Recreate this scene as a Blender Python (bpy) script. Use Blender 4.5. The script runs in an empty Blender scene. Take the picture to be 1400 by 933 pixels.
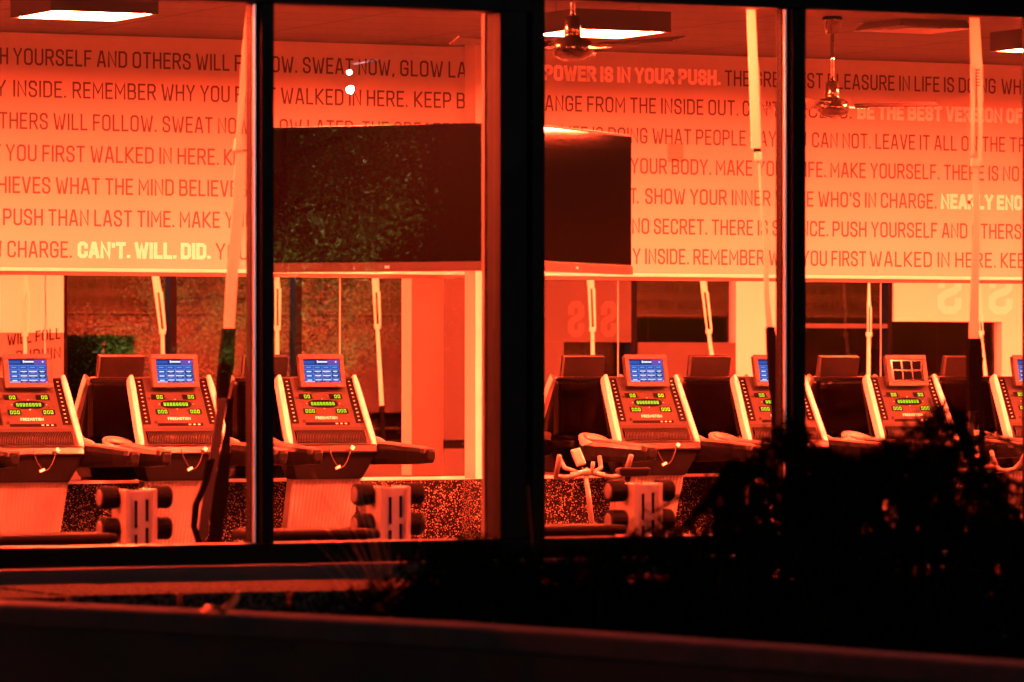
import bpy, math, random
from mathutils import Matrix, Vector
R = math.radians
rnd = random.Random(7)

# ------------------------------------------------------------------ camera, world, light, exposure
S = bpy.context.scene
COL = S.collection
F_PX, CX, HY, EYE, TH = 6500.0, 700.0, 500.0, 1.6, R(26.3)
st, ct = math.sin(TH), math.cos(TH)
cd = bpy.data.cameras.new("camera")
cam = bpy.data.objects.new("camera", cd); COL.objects.link(cam)
cam.location = (0, 0, EYE)
cam.rotation_euler = (R(90), 0, -TH)
cd.sensor_width = 36.0
cd.lens = 36.0 * F_PX / 1400.0
cd.shift_y = (HY - 466.5) / 1400.0
cd.clip_start, cd.clip_end = 0.5, 2000
cd.dof.use_dof = True
cd.dof.focus_distance = 33.0
cd.dof.aperture_fstop = 5.0
S.camera = cam

W = bpy.data.worlds.new("World"); S.world = W; W.use_nodes = True
wn = W.node_tree
sky = wn.nodes.new("ShaderNodeTexSky"); sky.sky_type = 'NISHITA'; sky.sun_disc = False
sky.sun_elevation = R(-4); sky.sun_rotation = R(200)
wn.links.new(sky.outputs[0], wn.nodes["Background"].inputs[0])
wn.nodes["Background"].inputs[1].default_value = 0.45
S.view_settings.view_transform = 'Standard'
S.view_settings.look = 'None'
S.view_settings.exposure = 0.0
S.view_settings.gamma = 1.0
PANEL = (1.0, 0.058, 0.0180, 1); PANEL_W = 4700.0; DIM = 0.28
LAMP_W = 750.0
try:
    S.cycles.use_denoising = True
    S.cycles.denoiser = 'OPENIMAGEDENOISE'
    S.cycles.caustics_reflective = True
    S.cycles.blur_glossy = 0.2
    S.cycles.caustics_refractive = False
    S.cycles.sample_clamp_indirect = 60.0
    S.cycles.max_bounces = 14
    S.cycles.glossy_bounces = 8
    S.cycles.transparent_max_bounces = 24
except Exception:
    pass

# ------------------------------------------------------------------ projection: where a sight line of the photo meets the plane Y
def tx(x):
    u = (x - CX) / F_PX
    return (st + u * ct) / (ct - u * st)
def X_at(x, Y): return tx(x) * Y
def zax(x, Y): return Y / (ct - (x - CX) / F_PX * st)
def Z_at(x, y, Y): return EYE + (HY - y) / F_PX * zax(x, Y)
def P_at(x, y, Y): return Vector((X_at(x, Y), Y, Z_at(x, y, Y)))
def P_dep(x, y, d):
    u = (x - CX) / F_PX
    return Vector(((st + u * ct) * d, (ct - u * st) * d, EYE + (HY - y) / F_PX * d))

YW = 31.4      # mirror wall
YG = 18.8      # shop window glass
CEIL = 3.93
X0, X1 = 2.5, 36.0

# ------------------------------------------------------------------ materials
MATS = {}
def mat(name, col, rough=0.5, metal=0.0, var=0.0, vscale=8.0, bump=0.0, bscale=40.0, spec=0.5, coat=0.0, emit=None, es=0.0, con=False):
    if name in MATS: return MATS[name]
    m = bpy.data.materials.new(name); m.use_nodes = True
    nt = m.node_tree; b = nt.nodes["Principled BSDF"]
    b.inputs["Base Color"].default_value = (*col, 1)
    b.inputs["Roughness"].default_value = rough
    b.inputs["Metallic"].default_value = metal
    b.inputs["Specular IOR Level"].default_value = spec
    b.inputs["Coat Weight"].default_value = coat
    if emit:
        b.inputs["Emission Color"].default_value = (*emit, 1); b.inputs["Emission Strength"].default_value = es
    if var or bump:
        tc = nt.nodes.new("ShaderNodeTexCoord")
    if var:
        nz = nt.nodes.new("ShaderNodeTexNoise"); nz.inputs["Scale"].default_value = vscale; nz.inputs["Detail"].default_value = 6
        nt.links.new(tc.outputs["Object"], nz.inputs["Vector"])
        mx = nt.nodes.new("ShaderNodeMix"); mx.data_type = 'RGBA'
        mx.inputs[6].default_value = (*[c * (1 - var) for c in col], 1)
        mx.inputs[7].default_value = (*[min(1, c * (1 + var)) for c in col], 1)
        if con:
            cr = nt.nodes.new("ShaderNodeMapRange"); cr.inputs[1].default_value = 0.40; cr.inputs[2].default_value = 0.66
            nt.links.new(nz.outputs["Fac"], cr.inputs[0]); nt.links.new(cr.outputs[0], mx.inputs[0])
        else:
            nt.links.new(nz.outputs["Fac"], mx.inputs[0])
        nt.links.new(mx.outputs[2], b.inputs["Base Color"])
        mr = nt.nodes.new("ShaderNodeMapRange"); mr.inputs[3].default_value = max(0, rough - 0.1); mr.inputs[4].default_value = min(1, rough + 0.12)
        nt.links.new(nz.outputs["Fac"], mr.inputs[0]); nt.links.new(mr.outputs[0], b.inputs["Roughness"])
    if bump:
        n2 = nt.nodes.new("ShaderNodeTexNoise"); n2.inputs["Scale"].default_value = bscale; n2.inputs["Detail"].default_value = 4
        nt.links.new(tc.outputs["Object"], n2.inputs["Vector"])
        bp = nt.nodes.new("ShaderNodeBump"); bp.inputs["Strength"].default_value = bump; bp.inputs["Distance"].default_value = 0.01
        nt.links.new(n2.outputs["Fac"], bp.inputs["Height"]); nt.links.new(bp.outputs[0], b.inputs["Normal"])
    MATS[name] = m
    return m
def emat(name, col, s):
    if name in MATS: return MATS[name]
    m = bpy.data.materials.new(name); m.use_nodes = True
    nt = m.node_tree; nt.nodes.remove(nt.nodes["Principled BSDF"])
    e = nt.nodes.new("ShaderNodeEmission"); e.inputs[0].default_value = (*col[:3], 1); e.inputs[1].default_value = s
    nt.links.new(e.outputs[0], nt.nodes["Material Output"].inputs[0])
    MATS[name] = m; return m
def glass_mat(name, tint=(0.97, 0.97, 0.96), f0=0.043, dirt=0.0002):
    m = bpy.data.materials.new(name); m.use_nodes = True
    nt = m.node_tree; nt.nodes.remove(nt.nodes["Principled BSDF"])
    tr = nt.nodes.new("ShaderNodeBsdfTransparent"); tr.inputs[0].default_value = (*tint, 1)
    gl = nt.nodes.new("ShaderNodeBsdfAnisotropic"); gl.inputs["Roughness"].default_value = 0.0
    lw = nt.nodes.new("ShaderNodeLayerWeight"); lw.inputs[0].default_value = 0.5
    pw = nt.nodes.new("ShaderNodeMath"); pw.operation = 'POWER'; pw.inputs[1].default_value = 5
    nt.links.new(lw.outputs["Facing"], pw.inputs[0])
    ma = nt.nodes.new("ShaderNodeMath"); ma.operation = 'MULTIPLY_ADD'; ma.inputs[1].default_value = 0.9; ma.inputs[2].default_value = f0
    nt.links.new(pw.outputs[0], ma.inputs[0])
    mx = nt.nodes.new("ShaderNodeMixShader")
    nt.links.new(ma.outputs[0], mx.inputs[0]); nt.links.new(tr.outputs[0], mx.inputs[1]); nt.links.new(gl.outputs[0], mx.inputs[2])
    out = mx
    if dirt:   # dust film: scattered specks and streaks
        df = nt.nodes.new("ShaderNodeBsdfDiffuse"); df.inputs[0].default_value = (0.7, 0.66, 0.6, 1)
        tl = nt.nodes.new("ShaderNodeBsdfTranslucent"); tl.inputs[0].default_value = (0.7, 0.66, 0.6, 1)
        ad = nt.nodes.new("ShaderNodeMixShader"); ad.inputs[0].default_value = 0.5
        nt.links.new(df.outputs[0], ad.inputs[1]); nt.links.new(tl.outputs[0], ad.inputs[2])
        tc = nt.nodes.new("ShaderNodeTexCoord")
        v = nt.nodes.new("ShaderNodeTexVoronoi"); v.inputs["Scale"].default_value = 9
        nt.links.new(tc.outputs["Object"], v.inputs["Vector"])
        lt = nt.nodes.new("ShaderNodeMath"); lt.operation = 'LESS_THAN'; lt.inputs[1].default_value = 0.06
        nt.links.new(v.outputs["Distance"], lt.inputs[0])
        nz = nt.nodes.new("ShaderNodeTexNoise"); nz.inputs["Scale"].default_value = 1.3; nz.inputs["Detail"].default_value = 7
        mp = nt.nodes.new("ShaderNodeMapping"); mp.inputs["Scale"].default_value = (9, 1, 0.8)
        nt.links.new(tc.outputs["Object"], mp.inputs[0]); nt.links.new(mp.outputs[0], nz.inputs["Vector"])
        m1 = nt.nodes.new("ShaderNodeMath"); m1.operation = 'MULTIPLY'; m1.inputs[1].default_value = dirt * 6
        m2 = nt.nodes.new("ShaderNodeMath"); m2.operation = 'MULTIPLY_ADD'; m2.inputs[1].default_value = dirt
        nt.links.new(lt.outputs[0], m1.inputs[0]); nt.links.new(nz.outputs["Fac"], m2.inputs[0]); nt.links.new(m1.outputs[0], m2.inputs[2])
        mm = nt.nodes.new("ShaderNodeMixShader")
        nt.links.new(m2.outputs[0], mm.inputs[0]); nt.links.new(mx.outputs[0], mm.inputs[1]); nt.links.new(ad.outputs[0], mm.inputs[2])
        out = mm
    nt.links.new(out.outputs[0], nt.nodes["Material Output"].inputs[0])
    MATS[name] = m; return m

M_SLOG = mat("slogan_wall_paint", (0.42, 0.41, 0.39), 0.65, var=0.03, vscale=1.5, bump=0.05, bscale=120)
M_WALL = mat("wall_paint", (0.74, 0.72, 0.68), 0.6, var=0.03, vscale=1.5, bump=0.05, bscale=120)
M_PANELWALL = mat("dark_panel", (0.018, 0.014, 0.013), 0.6, var=0.05, vscale=2)  # even dark tone shared by several wall panels of the front
M_VINYL = mat("grey_vinyl", (0.068, 0.060, 0.060), 0.55)
M_VINYLW = mat("white_vinyl", (0.93, 0.93, 0.93), 0.5)
M_MIRROR = mat("mirror_silver", (0.80, 0.78, 0.76), 0.006, 1.0)
M_TRIM = mat("pale_trim", (0.8, 0.78, 0.74), 0.4)
M_DARKTRIM = mat("dark_channel", (0.12, 0.1, 0.1), 0.5)
M_BLACKAL = mat("black_aluminium", (0.004, 0.004, 0.0045), 0.4, 0.0, var=0.2, spec=0.03)
M_ALU = mat("brushed_aluminium", (0.72, 0.72, 0.76), 0.36, 1.0)
M_STEEL = mat("grey_steel_paint", (0.022, 0.021, 0.024), 0.45, var=0.08, vscale=4, bump=0.05)
M_CON = mat("console_plastic", (0.020, 0.0195, 0.019), 0.42, var=0.06, vscale=20, spec=0.2)
M_CONLIGHT = mat("console_face", (0.028, 0.027, 0.0265), 0.30, var=0.05, vscale=20, coat=0.06, spec=0.25)
M_BIKE = mat("bike_paint", (0.075, 0.072, 0.07), 0.4)
M_DARK = mat("dark_plastic", (0.003, 0.0029, 0.003), 0.35, var=0.1, vscale=12, spec=0.07)
M_GLOSSK = mat("glossy_black", (0.0030, 0.0024, 0.0022), 0.03, spec=0.2)
M_RAIL = mat("silver_rail", (0.62, 0.61, 0.60), 0.3, var=0.03)
M_PED = mat("ribbed_grey_plastic", (0.10, 0.098, 0.096), 0.5, var=0.05, vscale=6, spec=0.2)
M_BELT = mat("belt_rubber", (0.02, 0.02, 0.02), 0.7, bump=0.2, bscale=200)
M_CLIP = mat("clip_white", (0.85, 0.85, 0.85), 0.4)
M_CORD = mat("red_cord", (0.015, 0.005, 0.004), 0.5)
M_RED = mat("red_sticker", (0.5, 0.03, 0.02), 0.5)
M_YEL = mat("yellow_webbing", (0.50, 0.45, 0.37), 0.75, bump=0.2, bscale=150)
M_WEB = mat("pale_webbing", (0.93, 0.90, 0.80), 0.75, bump=0.2, bscale=150)
M_BLKWEB = mat("black_webbing", (0.003, 0.003, 0.003), 0.9, bump=0.3, bscale=150, spec=0.0)
M_GRYWEB = mat("grey_webbing", (0.022, 0.02, 0.024), 0.8, bump=0.3, bscale=150, spec=0.1)
M_CREAM = mat("cream_enamel", (0.15, 0.145, 0.135), 0.4, var=0.05)
M_DUMB = mat("dumbbell_rubber", (0.0045, 0.0045, 0.0045), 0.8, bump=0.1, bscale=90, spec=0.03)
M_DISC = mat("dumbbell_disc", (0.08, 0.075, 0.085), 0.35, 0.6)
M_CHROME = mat("chrome", (0.8, 0.8, 0.8), 0.12, 1.0)
M_BRONZE = mat("fan_metal", (0.14, 0.11, 0.09), 0.16, 0.9)
M_BLADE = mat("fan_blade", (0.05, 0.04, 0.035), 0.2, 0.4)
M_VENT = mat("vent_metal", (0.35, 0.33, 0.31), 0.5)
M_LED = emat("led_green", (0.36, 0.72, 0.02), 2.0)
M_UIB = emat("screen_blue", (0.045, 0.12, 0.58), 1.0)
M_UID = emat("screen_navy", (0.025, 0.035, 0.20), 1.0)
M_UIL = emat("screen_line", (0.22, 0.40, 1.0), 1.0)
M_UIW = emat("screen_white", (0.85, 0.85, 1.0), 1.3)
M_UIP = emat("screen_violet", (0.22, 0.09, 0.50), 1.0)
M_PANEL = emat("panel_light", PANEL, PANEL_W); M_PANEL_DIM = emat("panel_light_dimmed", PANEL, PANEL_W * DIM)
M_SOIL = mat("soil", (0.03, 0.022, 0.016), 0.95, spec=0.0, var=0.4, vscale=5, bump=0.6, bscale=20)
M_CONC = mat("concrete_wall", (0.20, 0.18, 0.16), 0.85, spec=0.0, var=0.2, vscale=3, bump=0.25, bscale=60)
M_STONE = mat("stone_coping", (0.040, 0.038, 0.036), 0.9, var=0.75, vscale=48, con=True, bump=0.8, bscale=110, spec=0.0)
M_BARK = mat("bark", (0.010, 0.009, 0.007), 0.9, spec=0.0, bump=0.5, bscale=30)
M_LEAF = mat("tree_leaf", (0.05, 0.095, 0.014), 0.45, var=0.45, vscale=2)
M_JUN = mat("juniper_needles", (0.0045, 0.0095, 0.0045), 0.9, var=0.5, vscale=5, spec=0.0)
M_GRASS = mat("dry_grass", (0.30, 0.25, 0.17), 0.7)
M_DRY = mat("dry_leaf", (0.42, 0.22, 0.08), 0.5, bump=0.3)
M_ASPH = mat("ground_surface", (0.015, 0.015, 0.015), 0.9, spec=0.0, var=0.3, vscale=2, bump=0.3, bscale=40)
M_BRICK = mat("facade_render", (0.05, 0.045, 0.045), 0.8, var=0.15, vscale=4, bump=0.2)
M_BULB = emat("lamp_glass", (1.0, 0.93, 0.90), 400.0)
M_POLE = mat("lamp_pole_paint", (0.008, 0.008, 0.008), 0.5)
M_GLASS = glass_mat("window_glass")
M_STICK = glass_mat("film_sticker", (0.88, 0.84, 0.80), 0.06, 0.004)

def rubber_floor_mat():
    m = bpy.data.materials.new("speckled_rubber"); m.use_nodes = True
    nt = m.node_tree; b = nt.nodes["Principled BSDF"]; b.inputs["Roughness"].default_value = 0.75; b.inputs["Specular IOR Level"].default_value = 0.1
    tc = nt.nodes.new("ShaderNodeTexCoord")
    v = nt.nodes.new("ShaderNodeTexVoronoi"); v.inputs["Scale"].default_value = 100
    nt.links.new(tc.outputs["Object"], v.inputs["Vector"])
    sp = nt.nodes.new("ShaderNodeSeparateColor"); nt.links.new(v.outputs["Color"], sp.inputs[0])
    gt = nt.nodes.new("ShaderNodeMapRange"); gt.inputs[1].default_value = 0.45; gt.inputs[2].default_value = 0.98
    nt.links.new(sp.outputs[0], gt.inputs[0])
    d = nt.nodes.new("ShaderNodeMapRange"); d.inputs[1].default_value = 0.55; d.inputs[2].default_value = 0.25
    nt.links.new(v.outputs["Distance"], d.inputs[0])
    mu = nt.nodes.new("ShaderNodeMath"); mu.operation = 'MULTIPLY'
    nt.links.new(gt.outputs[0], mu.inputs[0]); nt.links.new(d.outputs[0], mu.inputs[1])
    mx = nt.nodes.new("ShaderNodeMix"); mx.data_type = 'RGBA'
    mx.inputs[6].default_value = (0.002, 0.0019, 0.0019, 1); mx.inputs[7].default_value = (0.40, 0.36, 0.30, 1)
    nt.links.new(mu.outputs[0], mx.inputs[0]); nt.links.new(mx.outputs[2], b.inputs["Base Color"])
    return m
M_RUB = rubber_floor_mat()
def ceiling_mat():
    m = bpy.data.materials.new("ceiling_tiles"); m.use_nodes = True
    nt = m.node_tree; b = nt.nodes["Principled BSDF"]; b.inputs["Roughness"].default_value = 0.85
    tc = nt.nodes.new("ShaderNodeTexCoord")
    br = nt.nodes.new("ShaderNodeTexBrick"); br.offset = 0; br.inputs["Scale"].default_value = 1
    br.inputs["Brick Width"].default_value = 1.2; br.inputs["Row Height"].default_value = 0.6
    br.inputs["Mortar Size"].default_value = 0.014; br.inputs["Mortar Smooth"].default_value = 0
    br.inputs["Color1"].default_value = (0.075, 0.069, 0.066, 1); br.inputs["Color2"].default_value = (0.064, 0.058, 0.056, 1)
    br.inputs["Mortar"].default_value = (0.02, 0.018, 0.017, 1)
    nt.links.new(tc.outputs["Object"], br.inputs["Vector"]); nt.links.new(br.outputs["Color"], b.inputs["Base Color"])
    return m
M_CEIL = ceiling_mat()

# ------------------------------------------------------------------ mesh builder
class MB:
    def __init__(self): self.v = []; self.f = []; self.m = []; self.M = Matrix.Identity(4)
    def add(self, vs, fs, m=0):
        o = len(self.v)
        self.v += [tuple(self.M @ Vector(p)) for p in vs]
        self.f += [tuple(i + o for i in f) for f in fs]; self.m += [m] * len(fs)
    def box(self, x0, x1, y0, y1, z0, z1, m=0):
        self.hexa([(x0, y0, z0), (x1, y0, z0), (x1, y1, z0), (x0, y1, z0)], [(x0, y0, z1), (x1, y0, z1), (x1, y1, z1), (x0, y1, z1)], m)
    def hexa(self, b, t, m=0):
        self.add(list(b) + list(t), [(3, 2, 1, 0), (4, 5, 6, 7), (0, 1, 5, 4), (1, 2, 6, 5), (2, 3, 7, 6), (3, 0, 4, 7)], m)
    def quad(self, a, b, c, d, m=0): self.add([a, b, c, d], [(0, 1, 2, 3)], m)
    def loft(self, rings, m=0, cap=True):
        n = len(rings[0]); vs = [p for r in rings for p in r]; fs = []
        for k in range(len(rings) - 1):
            for i in range(n):
                j = (i + 1) % n
                fs.append((k * n + i, k * n + j, (k + 1) * n + j, (k + 1) * n + i))
        if cap: fs.append(tuple(range(n - 1, -1, -1))); fs.append(tuple((len(rings) - 1) * n + i for i in range(n)))
        self.add(vs, fs, m)
    def tube(self, pts, r, n=8, m=0, cap=True):
        pts = [Vector(p) for p in pts]; rings = []
        rs = r if isinstance(r, (list, tuple)) else [r] * len(pts)
        up = Vector((0, 0, 1)); prev = None
        for i, p in enumerate(pts):
            t = (pts[min(i + 1, len(pts) - 1)] - pts[max(i - 1, 0)]).normalized()
            if prev is None:
                a = t.cross(up)
                if a.length < 1e-3: a = t.cross(Vector((0, 1, 0)))
                a.normalize()
            else:
                a = (prev - t * prev.dot(t)).normalized()
            prev = a; b = t.cross(a)
            rings.append([tuple(p + (a * math.cos(2 * math.pi * k / n) + b * math.sin(2 * math.pi * k / n)) * rs[i]) for k in range(n)])
        self.loft(rings, m, cap)
    def strap(self, pts, ws, th=0.006, m=0, tw=None):
        pts = [Vector(p) for p in pts]; rings = []
        wsl = ws if isinstance(ws, (list, tuple)) else [ws] * len(pts)
        for i, p in enumerate(pts):
            a = tw[i] if tw else 0.0
            d = Vector((math.cos(a), -math.sin(a), 0)); n = Vector((math.sin(a), math.cos(a), 0))
            w, h = d * wsl[i] / 2, n * th / 2
            rings.append([tuple(p - w - h), tuple(p + w - h), tuple(p + w + h), tuple(p - w + h)])
        self.loft(rings, m)
    def lathe(self, prof, n=24, m=0, c=(0, 0, 0)):
        rings = [[(c[0] + r * math.cos(2 * math.pi * k / n), c[1] + r * math.sin(2 * math.pi * k / n), c[2] + z) for k in range(n)] for r, z in prof]
        self.loft(rings, m)
    def build(self, name, mats, parent=None, smooth=False, bevel=0.0, seg=2):
        me = bpy.data.meshes.new(name)
        me.from_pydata(self.v, [], self.f)
        for mm in (mats if isinstance(mats, (list, tuple)) else [mats]): me.materials.append(mm)
        me.polygons.foreach_set("material_index", self.m)
        if smooth: me.polygons.foreach_set("use_smooth", [True] * len(self.f))
        me.update()
        o = bpy.data.objects.new(name, me); COL.objects.link(o)
        if parent: o.parent = parent
        if bevel:
            b = o.modifiers.new("bevel", 'BEVEL'); b.width = bevel; b.segments = seg; b.limit_method = 'ANGLE'; b.angle_limit = R(40)
        return o
def tag(o, label=None, cat=None, group=None, kind=None):
    if label: o["label"] = label
    if cat: o["category"] = cat
    if group: o["group"] = group
    if kind: o["kind"] = kind
    return o
def empty(name, loc, label, cat, group=None, rz=0.0):
    o = bpy.data.objects.new(name, None); COL.objects.link(o); o.location = loc; o.rotation_euler = (0, 0, rz)
    return tag(o, label, cat, group)
def copy_tree(o, parent=None):
    c = o.copy(); COL.objects.link(c); c.parent = parent
    for ch in list(o.children): copy_tree(ch, c)
    return c

# ------------------------------------------------------------------ stroke lettering
GL = {
 'A': (.50, [[(0, 0), (.20, 1), (.30, 1), (.50, 0)], [(.06, .27), (.44, .27)]]),
 'B': (.47, [[(0, 0), (0, 1), (.33, 1), (.44, .90), (.44, .63), (.35, .53), (.47, .43), (.47, .11), (.36, 0), (0, 0)], [(0, .53), (.35, .53)]]),
 'C': (.46, [[(.46, .74), (.46, .87), (.34, 1), (.12, 1), (0, .87), (0, .13), (.12, 0), (.34, 0), (.46, .13), (.46, .26)]]),
 'D': (.48, [[(0, 0), (0, 1), (.34, 1), (.48, .86), (.48, .14), (.34, 0), (0, 0)]]),
 'E': (.39, [[(.39, 1), (0, 1), (0, 0), (.39, 0)], [(0, .52), (.34, .52)]]),
 'F': (.38, [[(.38, 1), (0, 1), (0, 0)], [(0, .50), (.33, .50)]]),
 'G': (.47, [[(.46, .76), (.46, .87), (.34, 1), (.12, 1), (0, .87), (0, .13), (.12, 0), (.34, 0), (.46, .13), (.46, .47), (.25, .47)]]),
 'H': (.48, [[(0, 0), (0, 1)], [(.48, 0), (.48, 1)], [(0, .52), (.48, .52)]]),
 'I': (0.0, [[(0, 0), (0, 1)]]),
 'J': (.36, [[(.36, 1), (.36, .13), (.25, 0), (.10, 0), (0, .12)]]),
 'K': (.47, [[(0, 0), (0, 1)], [(.46, 1), (.08, .50), (.48, 0)]]),
 'L': (.37, [[(0, 1), (0, 0), (.37, 0)]]),
 'M': (.62, [[(0, 0), (0, 1), (.31, .33), (.62, 1), (.62, 0)]]),
 'N': (.49, [[(0, 0), (0, 1), (.49, 0), (.49, 1)]]),
 'O': (.48, [[(.12, 0), (0, .13), (0, .87), (.12, 1), (.36, 1), (.48, .87), (.48, .13), (.36, 0), (.12, 0)]]),
 'P': (.46, [[(0, 0), (0, 1), (.34, 1), (.46, .88), (.46, .57), (.34, .44), (0, .44)]]),
 'Q': (.48, [[(.12, 0), (0, .13), (0, .87), (.12, 1), (.36, 1), (.48, .87), (.48, .13), (.36, 0), (.12, 0)], [(.30, .2), (.50, -.08)]]),
 'R': (.47, [[(0, 0), (0, 1), (.34, 1), (.46, .88), (.46, .60), (.34, .48), (0, .48)], [(.26, .48), (.48, 0)]]),
 'S': (.44, [[(.43, .76), (.43, .88), (.32, 1), (.11, 1), (0, .88), (0, .66), (.10, .56), (.34, .46), (.44, .36), (.44, .12), (.33, 0), (.11, 0), (0, .12), (0, .24)]]),
 'T': (.44, [[(0, 1), (.44, 1)], [(.22, 1), (.22, 0)]]),
 'U': (.47, [[(0, 1), (0, .13), (.12, 0), (.35, 0), (.47, .13), (.47, 1)]]),
 'V': (.48, [[(0, 1), (.21, 0), (.27, 0), (.48, 1)]]),
 'W': (.74, [[(0, 1), (.16, 0), (.22, 0), (.37, .88), (.52, 0), (.58, 0), (.74, 1)]]),
 'X': (.48, [[(0, 0), (.48, 1)], [(0, 1), (.48, 0)]]),
 'Y': (.48, [[(0, 1), (.24, .44), (.48, 1)], [(.24, .44), (.24, 0)]]),
 'Z': (.44, [[(0, 1), (.44, 1), (0, 0), (.44, 0)]]),
 '.': (0.0, [[(0, -.01), (0, .06)]]), ',': (0.04, [[(.05, .06), (0, -.12)]]), "'": (0.0, [[(0, 1), (0, .78)]]),
 '0': (.44, [[(.12, 0), (0, .13), (0, .87), (.12, 1), (.32, 1), (.44, .87), (.44, .13), (.32, 0), (.12, 0)]]),
}
def text(mb, s, x0, x1, z0, cap, stroke, y, m=0, flip=1, gap=None):
    """lay the words s on the vertical plane y between x0 and x1, baseline z0 (flip=-1 runs towards -x)"""
    sw = stroke / cap; gap = gap if gap is not None else 0.145
    pos, w = [], 0.0
    for ch in s:
        if ch == ' ': w += 0.25; continue
        g = GL[ch]; pos.append((ch, w)); w += g[0] + sw + gap
    w -= gap
    L = abs(x1 - x0); k = (L - stroke) / (w - sw)
    lay = 0
    for ch, u0 in pos:
        for stx in GL[ch][1]:
            pts = [((stroke / 2 + (u0 + px) * k), stroke / 2 + pz * (cap - stroke)) for px, pz in stx]
            closed = pts[0] == pts[-1] and len(pts) > 2
            if closed: pts = pts[:-1]
            n = len(pts); left, right = [], []
            for i in range(n):
                p = Vector(pts[i])
                a = Vector(pts[i - 1]) if (closed or i > 0) else None
                b = Vector(pts[(i + 1) % n]) if (closed or i < n - 1) else None
                d1 = (p - a).normalized() if a is not None else None
                d2 = (b - p).normalized() if b is not None else None
                d1 = d1 if d1 is not None else d2; d2 = d2 if d2 is not None else d1
                n1 = Vector((-d1.y, d1.x)); n2 = Vector((-d2.y, d2.x))
                mi = (n1 + n2)
                if mi.length < 1e-4: mi = n1
                mi.normalize(); q = min(1.8, 1 / max(0.3, mi.dot(n1)))
                e = Vector((0, 0))
                if not closed and i == 0: e = -d2 * stroke * 0.5
                if not closed and i == n - 1: e = d1 * stroke * 0.5
                if ch in ".'," : e = e * 0.6
                left.append(p + e + mi * stroke / 2 * q); right.append(p + e - mi * stroke / 2 * q)
            yy = y - 0.00025 * (lay % 5); lay += 1
            vs = [(x0 + flip * v.x, yy, z0 + v.y) for v in left] + [(x0 + flip * v.x, yy, z0 + v.y) for v in right]
            fs = []
            for i in range(n if closed else n - 1):
                j = (i + 1) % n
                fs.append((i, j, n + j, n + i) if flip < 0 else (i, n + i, n + j, j))
            mb.add(vs, fs, m)

# ================================================================== SETTING
g = MB(); g.box(-400, 400, -400, 500, -1.2, -0.9); tag(g.build("ground", M_ASPH), "dark asphalt ground around the gym", "ground", kind="structure")
g = MB(); g.box(X0, X1, YG + 0.12, YW + 0.3, -0.2, 0.0); tag(g.build("floor", mat("floor_rubber", (0.014, 0.013, 0.013), 0.75, var=0.8, vscale=90)), "speckled rubber gym floor", "floor", kind="structure")
g = MB(); g.box(X0, X1, YG - 0.1, YW + 0.3, CEIL, CEIL + 0.25); tag(g.build("ceiling", M_CEIL), "gym ceiling of dim rectangular tiles", "ceiling", kind="structure")
g = MB(); g.box(X0 - 0.3, X0, YG - 0.15, YW + 0.3, -0.9, CEIL + 0.25); tag(g.build("side_wall", mat("side_wall_paint", (0.03, 0.028, 0.027), 0.7)), "dark side wall of the gym beyond the left edge", "wall", kind="structure")
g = MB(); g.box(X1, X1 + 0.3, YG - 0.15, YW + 0.3, -0.9, CEIL + 0.25); tag(g.build("side_wall", mat("side_wall_paint", (0.03, 0.028, 0.027), 0.7)), "dark side wall of the gym beyond the right edge", "wall", kind="structure")

# ------------------------------------------------------------------ back wall: slogans above, mirrors, rubber base
Z_SOF = 2.258
wall = empty("slogan_wall", (0, YW, 0), "pale back wall printed with rows of slogans above a long mirror", "wall")
YS = -0.04   # face of the upper wall
g = MB(); g.box(X0, X1, YS, 0.28, Z_SOF + 0.03, CEIL); g.box(X0, X1, 0.012, 0.281, -0.1, Z_SOF + 0.03); g.build("upper_wall", M_SLOG, wall)
g = MB(); g.box(X0, X1, YS - 0.012, 0.01, Z_SOF + 0.004, Z_SOF + 0.029); g.build("edge_trim", M_TRIM, wall, bevel=0.004)
g = MB(); g.box(X0, X1, YS, 0.009, Z_SOF - 0.022, Z_SOF + 0.003); g.build("mirror_channel", mat("channel_red", (0.06, 0.045, 0.04), 0.5), wall)
Z_BASE = 0.785
g = MB(); g.box(X0, X1, -0.03, 0.011, 0.0, Z_BASE - 0.02); g.build("rubber_base", M_RUB, wall)
g = MB(); g.box(X0, X1, -0.042, 0.010, Z_BASE - 0.019, Z_BASE + 0.004); g.build("base_cap", M_TRIM, wall, bevel=0.004)
x = 14.13 - 2.27 * 5
while x < X1 - 0.2:
    g = MB(); g.box(max(x + 0.007, X0 + 0.01), min(x + 2.27 - 0.007, X1 - 0.01), 0.0, 0.0095, Z_BASE + 0.006, Z_SOF - 0.023)
    g.build("mirror", M_MIRROR, wall); x += 2.27
ROW0, PITCH, CAP = 3.705, 0.2248, 0.117
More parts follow.
